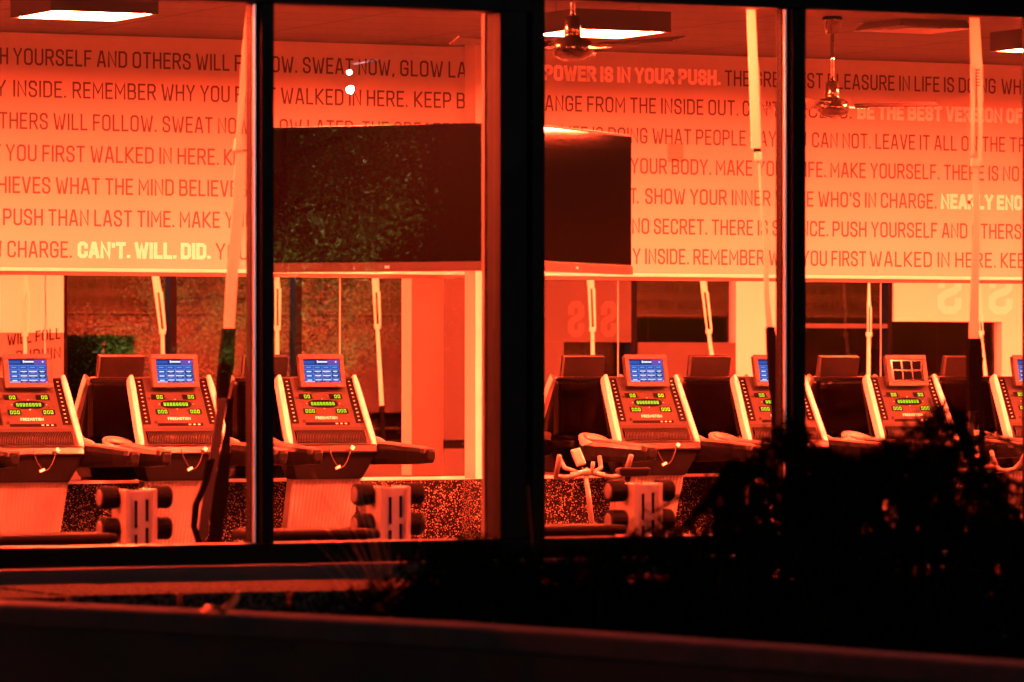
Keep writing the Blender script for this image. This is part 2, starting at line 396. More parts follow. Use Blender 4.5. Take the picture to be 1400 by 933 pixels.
RUNS = {
 0: [("PUSH", -40, 11), ("YOURSELF AND OTHERS WILL FOLLOW.", 18, 406), ("SWEAT NOW,", 414, 539), ("GLOW LATER.", 547, 683), ("*POWER IS IN YOUR PUSH.", 743, 985),
     ("THE GREATEST PLEASURE IN LIFE IS DOING", 991, 1361), ("WHAT", 1369, 1420)],
 1: [("Y", -6, 8), ("INSIDE.", 18, 90), ("REMEMBER WHY YOU FIRST", 99, 377), ("WALKED IN HERE.", 384, 557), ("KEEP BURN", 566, 678), ("CH", 716, 741), ("ANGE FROM THE INSIDE OUT.", 745, 1009),
     ("CAN'T", 1015, 1065), ("EXCELS.", 1076, 1164), ("*BE THE BEST VERSION OF", 1172, 1398)],
 2: [("OTHERS WILL FOLLOW.", -16, 214), ("SWEAT NOW,", 222, 347), ("GLOW LATER. THE GREATEST", 356, 640), ("LIFE IS DOING WHAT PEOPLE SAY", 767, 1061), ("YOU", 1067, 1102),
     ("CAN NOT. LEAVE IT ALL ON THE", 1110, 1374), ("TREAD", 1380, 1442)],
 3: [("Y", -12, 1), ("YOU FIRST WALKED IN HERE.", 8, 299), ("KEEP", 306, 353), ("YOUR BODY. MAKE YOUR LIFE.", 862, 1129), ("MAKE YOURSELF. THERE IS NO", 1135, 1393)],
 4: [("HIEVES WHAT THE MIND BELIEVES.", -3, 343), ("T.", 862, 873), ("SHOW YOUR INNER VOICE WHO'S IN CHARGE.", 882, 1280), ("*NEARLY ENO", 1286, 1398)],
 5: [("PUSH THAN LAST TIME. MAKE YOU", 4, 347), ("NO SECRET. THERE IS SCIENCE.", 864, 1132), ("PUSH YOURSELF AND OTHERS", 1138, 1396)],
 6: [("IN", -14, 2), ("CHARGE.", 10, 98), ("*CAN'T. WILL. DID.", 106, 288), ("YOU'", 295, 345), ("Y INSIDE. REMEMBER WHY YOU FIRST", 865, 1184), ("WALKED IN HERE.", 1189, 1361), ("KEEP", 1368, 1412)],
}
FILL = ["YOU'RE UP TO YOU. SWEAT NOW, GLOW LATER.", "RUNNING IS WHO YOU ARE. KEEP BURNING.", "PUSH YOURSELF AND OTHERS WILL FOLLOW.", "THE BODY ACHIEVES WHAT THE MIND BELIEVES.", "MAKE YOUR BODY. MAKE YOUR LIFE.", "REMEMBER WHY YOU FIRST WALKED IN HERE.", "SHOW YOUR INNER VOICE WHO'S IN CHARGE."]
thin, bold = MB(), MB()
for r, runs in RUNS.items():
    zb = ROW0 - PITCH * r
    for s, a, b in runs:
        Y = YW + YS
        xa, xb = X_at(a, Y), X_at(b, Y)
        if s[0] == '*': text(bold, s[1:], xa, xb, zb, CAP, 0.0275, YS - 0.002, gap=0.075)
        else: text(thin, s, xa, xb, zb, CAP, 0.0142, YS - 0.002)
    xx = 20.75 + 0.13 * ((r * 5) % 7); k = r
    while xx < X1 - 3.0:
        s = FILL[k % 7]; L = len(s) * 0.066
        text(thin, s, xx, xx + L, zb, CAP, 0.0142, YS - 0.002); xx += L + 0.07; k += 2
thin.build("lettering", M_VINYL, wall)
bold.build("bold_lettering", M_VINYLW, wall)

# ------------------------------------------------------------------ column in front of the mirrors
cx0 = X_at(650, 30.77)
col = empty("column", (cx0 + 0.13, 30.77 + 0.09, 0), "pale square column with speckled base standing before the mirror", "column")
g = MB(); g.box(-0.13, 0.13, -0.09, 0.09, Z_BASE, CEIL - 0.002); g.build("shaft", mat("column_paint", (0.48, 0.46, 0.43), 0.6, var=0.04), col, bevel=0.004)
g = MB(); g.box(-0.142, 0.142, -0.102, 0.102, 0.0, Z_BASE - 0.012); g.build("base", M_RUB, col)

# ------------------------------------------------------------------ shop front
front = empty("shop_front", (0, YG, 0), "black aluminium shop front glazed with tall panes", "facade")
ZS, ZH1, ZH2 = 0.838, 3.155, 3.217
m1 = (X_at(358, YG - 0.06), X_at(375, YG - 0.06))
m2 = (X_at(684, YG - 0.06), X_at(721, YG - 0.06)); m2b = (X_at(727.5, YG - 0.06), X_at(745.5, YG - 0.06))
m3 = (X_at(1084, YG - 0.06), X_at(1102, YG - 0.06))
def mullion(xa, xb, z0, z1, bead=True):
    g = MB(); g.box(xa, xb, -0.06, 0.075, z0, z1); o = g.build("mullion", M_BLACKAL, front, bevel=0.004)
    if bead:
        g = MB(); g.box(xa - 0.023, xa - 0.012, -0.024, -0.0085, z0 + 0.002, z1 - 0.002); g.build("bead", M_ALU, o, bevel=0.003)
        g = MB(); g.box(xa - 0.027, xa - 0.001, -0.008, 0.05, z0 + 0.002, z1 - 0.002); g.build("glazing_stop", M_BLACKAL, o)
for a, b in (m1, m2, m3): mullion(a, b, ZS, ZH2 if a > 9 else ZH1, a != m2[0])
mullion(m2b[0], m2b[1], ZS, ZH2)
bay = m3[0] - m2b[0]
left_m = [m1[0] - bay * k for k in (1, 2, 3)]
for a in left_m: mullion(a, a + 0.055, ZS, ZH1)
right_m = [m3[0] + bay * k for k in (1, 2, 3)]
for a in right_m: mullion(a, a + 0.055, ZS, ZH2)
Y2 = YW + (YW - YG)          # the facade as the mirrors show it
fx = lambda p: tx(p) * Y2
XA, XB = fx(0) - 1.0, fx(82)
XC, XD = fx(560), fx(857)
XE, XF = fx(1000), fx(1092)
XG = fx(1212); XH = fx(1363)
# sill and head rails, lower wall, upper wall
g = MB(); g.box(X0, X1, -0.062, 0.08, ZS - 0.088, ZS); g.build("sill_frame", M_BLACKAL, front, bevel=0.004)
g = MB(); g.box(X0, m2b[0], -0.064, 0.08, ZH1, ZH1 + 0.09); g.box(m2b[0], X1, -0.064, 0.08, ZH2, ZH2 + 0.09); g.build("head_frame", M_BLACKAL, front, bevel=0.004)
g = MB(); g.box(X0, X1, -0.2, 0.12, -0.9, ZS - 0.105); g.build("lower_wall", M_BRICK, front)
g = MB(); g.box(X0, X1, -0.205, 0.12, ZS - 0.104, ZS - 0.0885); g.build("sill_flashing", mat("flashing_metal", (0.02, 0.016, 0.015), 0.6), front)
g = MB(); g.box(X0, m2b[0], -0.2, 0.12, ZH1 + 0.091, CEIL + 0.6); g.box(m2b[0] + 0.001, X1, -0.2, 0.12, ZH2 + 0.091, CEIL + 0.6); g.build("upper_wall", M_BRICK, front)
g = MB(); g.box(X0, X1, 0.121, 0.14, 0, ZS - 0.106); g.box(X0, X1, 0.121, 0.14, ZH2 + 0.1, CEIL - 0.002); g.build("inner_lining", mat("lining_paint", (0.03, 0.028, 0.027), 0.7), front)
def pane(xa, xb, z0, z1, y=0.0):
    g = MB(); g.box(xa, xb, y - 0.003, y + 0.003, z0, z1); return g.build("window_pane", M_GLASS, front)
xs = sorted([(X0, X0 + 0.01)] + [(a, a + 0.055) for a in left_m] + [m1, m2, m2b, m3] + [(a, a + 0.055) for a in right_m])
for (a0, a1), (b0, b1) in zip(xs[:-1], xs[1:]):
    if b0 - a1 > 0.1: pane(a1 + 0.001, b0 - 0.001, ZS + 0.001, (ZH1 if b0 < m2b[0] + 0.01 else ZH2) - 0.001)
# bays right of the frame, seen in the mirrors
pane(right_m[-1] + 0.056, XA - 0.001, ZS + 0.001, ZH2 - 0.001)
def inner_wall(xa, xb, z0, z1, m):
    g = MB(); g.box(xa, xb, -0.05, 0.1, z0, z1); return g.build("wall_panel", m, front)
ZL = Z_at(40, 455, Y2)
inner_wall(XA, XB, ZL, ZH2 - 0.001, M_WALL); inner_wall(XA, XB, ZS, ZL - 0.001, mat("reflection_board", (0.10, 0.095, 0.09), 0.6))  # lower board added in place of a double reflection of the slogan wall
def reflected_text(s_, pa, pb, ya, yb, cap, st):
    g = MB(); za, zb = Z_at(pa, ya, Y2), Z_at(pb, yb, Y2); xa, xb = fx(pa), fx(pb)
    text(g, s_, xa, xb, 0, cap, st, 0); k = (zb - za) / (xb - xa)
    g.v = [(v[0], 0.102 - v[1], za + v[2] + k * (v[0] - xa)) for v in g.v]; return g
M_REFLINK = mat("reflection_ink", (0.008, 0.007, 0.007), 0.8, spec=0.05)
reflected_text("WILL FOLL", 5, 78, 473, 463.5, 0.11, 0.016).build("reflected_lettering", M_REFLINK, front)  # slogan words painted on the board as a double reflection
reflected_text("BURNIN", 17, 78, 495, 490, 0.11, 0.016).build("reflected_lettering", M_REFLINK, front)
mullion(XB + 0.001, XB + 0.05, ZS, ZH2, False)
mx_ = [fx(229), fx(400)]
pane(XB + 0.051, mx_[0] - 0.001, ZS + 0.001, ZH2 - 0.001); mullion(mx_[0], mx_[0] + 0.07, ZS, ZH2, False)
pane(mx_[0] + 0.071, mx_[1] - 0.001, ZS + 0.001, ZH2 - 0.001); mullion(mx_[1], mx_[1] + 0.07, ZS, ZH2, False)
pane(mx_[1] + 0.071, XC - 0.001, ZS + 0.001, ZH2 - 0.001)
ZM = Z_at(800, 468, Y2)
inner_wall(XC, XD, ZM, ZH2 - 0.001, M_PANELWALL); inner_wall(XC, fx(765), ZS, ZM - 0.001, M_PANELWALL); pane(fx(765) + 0.001, XD, ZS + 0.001, ZM - 0.001)
mullion(XD + 0.001, XD + 0.08, ZS, ZH2, False)
pane(XD + 0.081, XE - 0.001, ZM, ZH2 - 0.001); inner_wall(XD + 0.081, XE - 0.001, ZS, ZM - 0.001, M_PANELWALL)
inner_wall(XE, XF, ZS, ZH2 - 0.001, M_WALL)
ZT = Z_at(1150, 449, Y2)
pane(XF + 0.001, XG - 0.03, ZS + 0.001, ZT); pane(XF + 0.001, XG - 0.03, ZT + 0.05, ZH2 - 0.001)
g = MB(); g.box(XF + 0.001, XG - 0.03, -0.04, 0.07, ZT + 0.001, ZT + 0.049); g.build("transom", M_STEEL, front)
mullion(XG - 0.029, XG + 0.03, ZS, ZH2, False)
ZR = Z_at(1290, 440, Y2)
inner_wall(XG + 0.031, X1, ZR, ZH2 - 0.001, M_WALL); inner_wall(XH, X1, ZS, ZR - 0.001, M_WALL); pane(XG + 0.031, XH - 0.001, ZS + 0.001, ZR - 0.001)
# raised white sign letters on the inside of the front (they read mirrored in the mirror)
def sign(ch, x, w, z0, cap, stroke, m):
    g = MB(); text(g, ch, x + w, x, z0, cap, stroke, 0.106, flip=-1)
    g.v = [(v[0], 0.212 - v[1], v[2]) for v in g.v]
    return g.build("sign_letter", m, front)
zl0, zl1 = Z_at(1290, 430, Y2), Z_at(1290, 372, Y2)
lx = fx(1275)
for k, ch in enumerate("SSENTIF"):
    sign(ch, lx + k * (fx(1345) - fx(1275)), 0.30, zl0, zl1 - zl0, 0.085, M_VINYLW)
zl0, zl1 = Z_at(800, 461, Y2), Z_at(800, 412, Y2)
for k, ch in enumerate("SS"):
    sign(ch, fx(770) + k * (fx(815) - fx(770)), 0.19, zl0, zl1 - zl0, 0.07, mat("faint_letter", (0.05, 0.036, 0.03), 0.6))

# steel post just inside the glass
px0 = X_at(662.5, YG + 0.3)
g = MB(); w = X_at(691, YG + 0.3) - px0
g.box(-w / 2, w / 2, -0.06, -0.028, 0, CEIL - 0.6); o = g.build("steel_post", M_STEEL, bevel=0.004)
o.location = (px0 + w / 2, YG + 0.36, 0); tag(o, "grey square steel post just inside the glass beside the wide mullion", "post")
# door closer under the head rail
cl = empty("door_closer", P_at(622, 8, YG + 0.13), "grey metal closer box fixed under the window head left of the steel post", "door closer")
g = MB(); g.box(-0.21, 0.2, -0.03, 0.03, -0.03, 0.032); g.build("case", M_STEEL, cl, bevel=0.005)
for a in (-0.13, 0.02):
    g = MB(); g.box(a, a + 0.08, -0.034, -0.0305, -0.012, 0.016); g.build("cover_plate", M_BLACKAL, cl)
# sticker on the glass
o = MB(); o.box(-0.04, 0.04, -0.0006, 0.0006, -0.042, 0.042); o = o.build("film_sticker", M_STICK); o.location = P_at(923.5, 209, YG - 0.004)
tag(o, "small square film sticker on the glass above the slogan YOUR BODY", "sticker")

# ------------------------------------------------------------------ ceiling panels
def panel_proto():
    t = empty("ceiling_light", (0, 0, 0), "x", "ceiling light", "square panel lights in rows on the ceiling")
    g = MB(); e = 0.345
    g.box(-e, e, -e, -0.315, -0.13, 0); g.box(-e, e, 0.315, e, -0.13, 0); g.box(-e, -0.315, -0.3149, 0.3149, -0.13, 0); g.box(0.315, e, -0.3149, 0.3149, -0.13, 0)
    g.box(-0.3149, 0.3149, -0.3149, 0.3149, -0.05, -0.01)
    g.build("frame", mat("light_frame", (0.05, 0.045, 0.045), 0.5), t)
    g = MB(); g.box(-0.314, 0.314, -0.314, 0.314, -0.126, -0.06); g.build("diffuser", M_PANEL, t)
    for a in (-.3, .3):
        g = MB(); g.tube([(a, 0, -.011), (a, 0, .083)], .006, 6); g.build("hanger", M_CHROME, t)
    return t
pl = panel_proto(); pl_dim = panel_proto(); first = True; first_dim = True
dm = [c for c in pl_dim.children if c.name.startswith("diffuser")][0]; dm.data.materials[0] = M_PANEL_DIM
cols = [10.43 + 3.50 * k for k in range(-2, 7)]
for j, Y in enumerate((26.95, 23.6, 20.9)):
    for i, x in enumerate(cols):
        Y = (26.95, 23.6, 20.9)[j]
        if j == 2 and x < 14.5: Y = 19.65
        if j == 0: t = pl if first else copy_tree(pl); first = False
        else: t = pl_dim if first_dim else copy_tree(pl_dim); first_dim = False
        t.location = (x, Y, CEIL - 0.085)
        if j == 0 and i == 2: t["label"] = "glowing square ceiling panel above YOURSELF AND OTHERS, leftmost visible"
        elif j == 0 and i == 3: t["label"] = "glowing square ceiling panel behind the fan above POWER IS IN YOUR PUSH"
        elif j == 0 and i == 4: t["label"] = "glowing square ceiling panel cut by the right edge, above DOING WHAT"
        else: t["label"] = "square ceiling panel light outside the window view"

# ceiling air diffuser
v = empty("ceiling_vent", (X_at(1250, 27.7), 27.7, CEIL - 0.003), "square metal air vent with nested louvres on the ceiling near the right strap", "vent")
g = MB()
for e in (0.30, 0.22, 0.14):
    t_ = 0.05
    g.hexa([(-e, -e, -0.05), (e, -e, -0.05), (e, -e + 0.012, -0.05), (-e, -e + 0.012, -0.05)], [(-e + t_, -e + t_, 0), (e - t_, -e + t_, 0), (e - t_, -e + t_ + 0.012, 0), (-e + t_, -e + t_ + 0.012, 0)])
    g.hexa([(-e, e - 0.012, -0.05), (e, e - 0.012, -0.05), (e, e, -0.05), (-e, e, -0.05)], [(-e + t_, e - t_ - 0.012, 0), (e - t_, e - t_ - 0.012, 0), (e - t_, e - t_, 0), (-e + t_, e - t_, 0)])
    g.hexa([(-e, -e, -0.051), (-e + 0.012, -e, -0.051), (-e + 0.012, e, -0.051), (-e, e, -0.051)], [(-e + t_, -e + t_, -0.001), (-e + t_ + 0.012, -e + t_, -0.001), (-e + t_ + 0.012, e - t_, -0.001), (-e + t_, e - t_, -0.001)])
    g.hexa([(e - 0.012, -e, -0.051), (e, -e, -0.051), (e, e, -0.051), (e - 0.012, e, -0.051)], [(e - t_ - 0.012, -e + t_, -0.001), (e - t_, -e + t_, -0.001), (e - t_, e - t_, -0.001), (e - t_ - 0.012, e - t_, -0.001)])
g.build("louvre", M_VENT, v)
g = MB(); g.box(-0.29, 0.29, -0.29, 0.29, -0.0009, 0); g.build("backing", M_DARKTRIM, v)

# ------------------------------------------------------------------ fans
def fan_proto():
    t = empty("ceiling_fan", (0, 0, 0), "x", "ceiling fan", "three blade ceiling fans")
    g = MB(); g.lathe([(0.058, 0), (0.07, -0.01), (0.062, -0.03), (0.045, -0.115), (0.02, -0.12)]); g.build("canopy", M_BRONZE, t, smooth=True)
    g = MB(); g.tube([(0, 0, -0.1), (0, 0, -0.46)], 0.0135, 12); g.build("downrod", M_CHROME, t, smooth=True)
    g = MB(); g.lathe([(0.03, -0.43), (0.043, -0.44), (0.050, -0.53), (0.045, -0.545), (0.08, -0.55), (0.108, -0.575), (0.116, -0.61), (0.105, -0.645), (0.06, -0.668), (0.02, -0.675)]); g.build("motor", M_BRONZE, t, smooth=True)
    for k in range(3):
        g = MB(); g.M = Matrix.Rotation(R(120 * k), 4, 'Z')
        g.box(0.10, 0.24, -0.022, 0.022, -0.612, -0.602); a = g.build("blade_bracket", M_CHROME, t)
        g = MB(); g.M = Matrix.Rotation(R(120 * k), 4, 'Z') @ Matrix.Translation((0, 0, -0.596)) @ Matrix.Rotation(R(14), 4, 'X')
        g.hexa([(0.15, -0.055, 0), (0.70, -0.07, 0.012), (0.70, 0.06, 0.012), (0.15, 0.05, 0)], [(0.15, -0.055, 0.008), (0.70, -0.07, 0.02), (0.70, 0.06, 0.02), (0.15, 0.05, 0.008)])
        g.build("blade", M_BLADE, t, bevel=0.003)
    return t
fan = fan_proto()
fan.location = (X_at(1138, 27.5), 27.5, CEIL - 0.001); fan.rotation_euler.z = R(-22)
fan["label"] = "glossy metal ceiling fan hanging before BE THE BEST VERSION"
f2 = copy_tree(fan); f2.location = (X_at(783, 23.0), 23.0, CEIL - 0.001); f2.rotation_euler.z = R(-62)
f2["label"] = "glossy metal ceiling fan hanging before the lit panel above POWER IS"

# ------------------------------------------------------------------ televisions back to back in a V
def tv(pa, pb, z0, z1, label):
    a, b = Vector((pa.x, pa.y, 0)), Vector((pb.x, pb.y, 0)); L = (b - a).length; ang = math.atan2(b.y - a.y, b.x - a.x)
    t = empty("television", (a.x, a.y, z0), label, "television", "large televisions hung from the ceiling", ang); H = z1 - z0
    g = MB(); g.box(0, L, 0.002, 0.05, 0, H); g.build("case", M_DARK, t, bevel=0.004)
    g = MB(); g.box(0.012, L - 0.012, -0.001, 0.0019, 0.055, H - 0.014); g.build("screen", M_GLOSSK, t)
    g = MB(); g.box(0, L, -0.008, 0.0018, 0.0, 0.05); o = g.build("lower_bezel", mat("tv_bezel", (0.10, 0.09, 0.09), 0.22, 0.6), t, bevel=0.004)
    g = MB(); g.box(L / 2 - 0.012, L / 2 + 0.012, -0.0105, -0.0085, 0.018, 0.03); g.build("indicator", M_CLIP, o)
    return t
KT = 0.84; zt = lambda z: EYE + (z - EYE) * KT
tv(P_dep(362, 0, 29.95 * KT), P_dep(702, 0, 29.3 * KT), zt(2.185), zt(3.10), "large dark wall television facing left, reflecting trees, left of the steel post")
tv(P_dep(706, 0, 29.55 * KT), P_dep(864, 0, 31.2 * KT), zt(2.195), zt(3.115), "large dark television turned right, seen edgewise right of the wide mullion")
mp = P_dep(704, 0, 30.3 * KT)
tm = empty("ceiling_mount", (mp.x, mp.y, 0), "dark ceiling pole mount carrying the two televisions", "mount")
g = MB(); g.box(-0.03, 0.03, -0.03, 0.03, 2.2, CEIL - 0.002); g.build("pole", M_DARK, tm)
g = MB(); g.box(-0.14, 0.14, -0.029, 0.029, 2.4, 2.5); g.build("arm", M_DARK, tm)

# ------------------------------------------------------------------ treadmills
def screen_mesh(parent, on=True):
    # local: display plane, x -0.14..0.14, z 0..0.18, facing -y
    g = MB(); w, h = 0.138, 0.165
    def r(x0, x1, z0, z1, m, l): g.quad((x0, -0.0004 * l, z0), (x1, -0.0004 * l, z0), (x1, -0.0004 * l, z1), (x0, -0.0004 * l, z1), m)
    if on:
        r(-w, w, 0, h, 0, 0); r(-w, w, 0.128, h, 1, 1); r(0.05, w, 0.129, h - 0.001, 4, 2); r(-w, -0.05, 0.136, 0.155, 0, 2)
        r(-0.02, 0.048, 0.142, 0.154, 3, 3); r(-0.032, -0.021, 0.140, 0.158, 3, 3); r(0.108, 0.120, 0.143, 0.153, 3, 3)
        for k in range(4):
            zz = 0.108 - 0.031 * k
            r(-w + 0.004, w - 0.004, zz + 0.013, zz + 0.0155, 2, 1)
            for c in range(4):
                xx = -w + 0.008 + c * 0.0675
                if c and k:
                    r(xx + 0.004, xx + 0.058, zz - 0.013, zz + 0.011, 1 if (c + k) % 3 else 4, 2)
                    ww = 0.018 + 0.006 * ((c * 7 + k * 3) % 3)
                    r(xx + 0.031 - ww, xx + 0.031 + ww, zz - 0.001, zz + 0.006, 3, 3)
                    r(xx + 0.031 - ww * 0.5, xx + 0.031 + ww * 0.5, zz - 0.010, zz - 0.005, 2, 3)
                else:
                    r(xx + 0.012, xx + 0.048, zz - 0.003, zz + 0.004, 3 if k else 2, 2)
        for c in range(1, 4): r(-w + 0.006 + c * 0.0675, -w + 0.0085 + c * 0.0675, 0.008, 0.123, 2, 2)
        r(-w, -0.06, 0.003, 0.007, 3, 1); r(0.09, w, 0.003, 0.007, 3, 1)
    return g
def digits(g, s, x, z, w, h, sk, fn, m=0):
    # seven segment blocks
    for ch in s:
        segs = [(x, x + w, z, z + sk), (x, x + w, z + h - sk, z + h), (x, x + sk, z + sk, z + h - sk), (x + w - sk, x + w, z + sk, z + h - sk)]
        if ch == '8': segs.append((x + sk, x + w - sk, z + h / 2 - sk / 2, z + h / 2 + sk / 2))
        for a, b, c, d in segs: g.quad(fn(a, c), fn(b, c), fn(b, d), fn(a, d), m)
        x += w * 1.42
def treadmill_proto(screen_on=True):
    t = empty("treadmill", (0, 0, 0), "x", "treadmill", "treadmills in a row facing the mirror")
    # panel frame: p(u, v, d) -> u across, v up the slope 0..1, d off the face (towards the runner)
    A, B = Vector((0, -0.17, 1.045)), Vector((0, 0.11, 1.52)); up = (B - A); Ls = up.length; upn = up.normalized(); nrm = Vector((0, -upn.z, upn.y))
    def p(u, v, d=0.0): return tuple(Vector((u, 0, 0)) + A + upn * (v * Ls) + nrm * d)
    hw = lambda v: 0.335 - 0.03 * v
    # console body (slab with depth to the rear)
    g = MB(); bk = Vector((0, 0.14, 0))
    bot = [p(-hw(0) + .02, 0), p(hw(0) - .02, 0), tuple(Vector(p(hw(0) - .05, 0)) + bk), tuple(Vector(p(-hw(0) + .05, 0)) + bk)]
    top = [p(-hw(1) + .02, 1), p(hw(1) - .02, 1), tuple(Vector(p(hw(1) - .02, 1)) + Vector((0, 0.05, -0.01))), tuple(Vector(p(-hw(1) + .02, 1)) + Vector((0, 0.05, -0.01)))]
    g.hexa(bot, top); con = g.build("console", M_CON, t, bevel=0.012)
    # face plate
    g = MB(); g.add([p(-0.275, 0.25, .004), p(0.275, 0.25, .004), p(0.262, 0.99, .004), p(-0.262, 0.99, .004)], [(0, 1, 2, 3)])
    g.build("face_plate", M_CONLIGHT, con)
    # key columns with their marks
    mk = lambda g, u, v, hu, hv, d=.008, m=1: g.add([p(u - hu, v - hv, d), p(u + hu, v - hv, d), p(u + hu, v + hv, d), p(u - hu, v + hv, d)], [(0, 1, 2, 3)], m)
    for s in (-1, 1):
        g = MB(); g.add([p(s * 0.25 - .03, 0.30, .006), p(s * 0.25 + .03, 0.30, .006), p(s * 0.242 + .03, 0.965, .006), p(s * 0.242 - .03, 0.965, .006)], [(0, 1, 2, 3)])
        for k in range(11):
            v = 0.34 + 0.058 * k; mk(g, s * (0.25 - 0.008 * (v - .3) / .66), v, .007, .0045)
        g.build("key_column", [M_DARK, M_CLIP], con)
    g = MB(); mk(g, 0, .295, .17, .02, .006, 0)
    for u in (0.07, 0.105, 0.14): mk(g, u, .295, .008, .007)
    g.build("indicator_strip", [M_DARK, M_CLIP], con)
    # led read-outs in their dark windows
    def dg(g, s_, x, v, w, h, sk): digits(g, s_, x, v * Ls, w, h, sk, lambda a, b: p(a, b / Ls, .009), 1)
    for (a, b, c, d, s_, x, v) in ((-.175, -.075, .66, .735, "00", -.135, .672), (.06, .16, .66, .735, "00", .10, .672), (-.165, -.07, .445, .52, "000", -.15, .457), (.085, .18, .445, .52, "000", .095, .457)):
        g = MB(); g.add([p(a, c, .0062), p(b, c, .0062), p(b, d, .0062), p(a, d, .0062)], [(0, 1, 2, 3)], 0)
        dg(g, s_, x, v, .018, .027, .0042); g.build("led_readout", [M_DARK, M_LED], con)
    g = MB(); n = 24
    ce = lambda a: math.copysign(abs(math.cos(a)) ** .7, math.cos(a)); se = lambda a: math.copysign(abs(math.sin(a)) ** .7, math.sin(a))
    g.add([p(0.115 * ce(6.2832 * k / n), 0.59 + 0.058 * se(6.2832 * k / n), .0064) for k in range(n)], [tuple(range(n))], 0)
    dg(g, "88888888", -.094, .566, .0165, .025, .0042)
    for (u, v) in ((0, .662), (0, .518), (-.128, .59), (.128, .59)): mk(g, u, v, .003, .005, .008, 2)
    g.build("led_readout", [M_DARK, M_LED, M_CLIP], con)
    lm = MB(); text(lm, "FREEMOTION", -0.085, 0.085, 0, 0.0225, 0.0046, 0)
    g = MB(); g.add([p(a[0], 0.36 + a[2] / Ls, .008) for a in lm.v], lm.f); g.build("lettering", M_CLIP, con)
    # ribbed fan vent at the foot of the panel
    g = MB(); g.add([p(-0.27, 0.015, .003), p(0.27, 0.015, .003), p(0.27, 0.205, .003), p(-0.27, 0.205, .003)], [(0, 1, 2, 3)], 0)
    for k in range(44):
        u = -0.265 + k * 0.0123
        a0, a1 = [Vector(p(u, 0.02 + 0.18 * q / 6, .004 + 0.022 * math.sin(math.pi * q / 6))) for q in range(7)], None
        g.loft([[tuple(a + Vector((-.0022, 0, 0))), tuple(a + Vector((.0022, 0, 0))), tuple(a + Vector((.0022, 0.006, 0.003))), tuple(a + Vector((-.0022, 0.006, 0.003)))] for a in a0], 1)
    g.build("vent", [M_GLOSSK, M_CON], con)
    # side rails
    for s in (-1, 1):
        g = MB(); rings = []
        for q in range(9):
            v = -0.04 + 1.05 * q / 8; c = 0.027 if q not in (0, 8) else 0.018
            u = s * (hw(v) - 0.012)
            rings.append([p(u - c * .8, v, -.05), p(u + c * .8, v, -.05), p(u + c * .75, v, .016), p(u, v, .026), p(u - c * .75, v, .016)])
        g.loft(rings); g.build("side_rail", M_RAIL, con, bevel=0.004)
    # monitor
    Mx = Matrix.Translation((0.0, -0.012, 1.445)) @ Matrix.Rotation(R(-13), 4, 'X')
    g = MB(); g.M = Mx
    fr = 0.036; w, h = 0.176, 0.24
    g.hexa([(-w, -.012, 0), (w, -.012, 0), (w, 0, 0), (-w, 0, 0)], [(-w, -.012, .036), (w, -.012, .036), (w, 0, .036), (-w, 0, .036)])
    g.box(-w, w, -.012, 0, h - .037, h); g.box(-w, -w + .037, -.012, 0, .0361, h - .0371); g.box(w - .037, w, -.012, 0, .0361, h - .0371)
    g.box(-w + .006, w - .006, 0.0002, .045, .004, h - .004)
    mon = g.build("monitor", mat("monitor_frame", (0.026, 0.025, 0.024), 0.45, var=0.05, spec=0.25), t, bevel=0.004)
    if screen_on:
        sc = screen_mesh(mon); sc.v = [tuple(Mx @ Vector((v[0], v[1] - .001, v[2] + .037))) for v in sc.v]
        sc.build("display", [M_UIB, M_UID, M_UIL, M_UIW, M_UIP], mon)
    else:
        g = MB(); g.M = Mx; g.box(-.138, .138, -.0012, -.0004, .037, .203); g.build("display", mat("dead_display", (0.004, 0.004, 0.004), 0.1, spec=0.3), mon)
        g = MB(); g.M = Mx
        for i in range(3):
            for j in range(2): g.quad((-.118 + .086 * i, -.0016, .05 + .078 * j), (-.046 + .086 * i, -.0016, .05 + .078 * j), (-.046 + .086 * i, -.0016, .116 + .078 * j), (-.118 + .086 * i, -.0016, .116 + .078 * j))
        g.build("reflection_grid", emat("painted_reflection", (0.085, 0.008, 0.003), 1.0), mon)  # dim glowing cells painted on as a reflection in the switched-off display
    # back shell, seen in the mirror
    g = MB()
    g.hexa([(-.27, .06, 1.06), (.27, .06, 1.06), (.25, .155, 1.08), (-.25, .155, 1.08)], [(-.30, .15, 1.49), (.30, .15, 1.49), (.29, .215, 1.48), (-.29, .215, 1.48)])
    g.build("back_shell", M_DARK, t, bevel=0.02)
    # tray with cup holders and arms
    for s in (-1, 1):
        g = MB(); rings = []
        for (y, xc, w_, z0, z1) in ((0.20, .40, .03, .97, 1.03), (0.16, .40, .085, .93, 1.055), (0.05, .40, .10, .905, 1.058), (-0.12, .405, .09, .895, 1.05), (-0.3, .415, .062, .90, 1.045), (-0.6, .43, .05, .905, 1.03), (-0.86, .43, .043, .92, 1.02), (-0.90, .43, .03, .94, 1.005)):
            h_ = (z1 - z0); rr = min(w_, .03)
            rings.append([(s * xc + q * w_ if s > 0 else s * xc + q * w_, y, z) for q, z in ((-.75, z0), (.75, z0), (1, z0 + h_ * .3), (1, z1 - h_ * .25), (.7, z1), (-.7, z1), (-1, z1 - h_ * .25), (-1, z0 + h_ * .3))])
        g.loft(rings); o = g.build("arm", M_DARK, t, smooth=False, bevel=0.006)
        g = MB(); g.box(s * .43 - .046, s * .43 + .046, -.875, -.80, .985, 1.026); g.build("end_cap", M_CON, o, bevel=0.008)
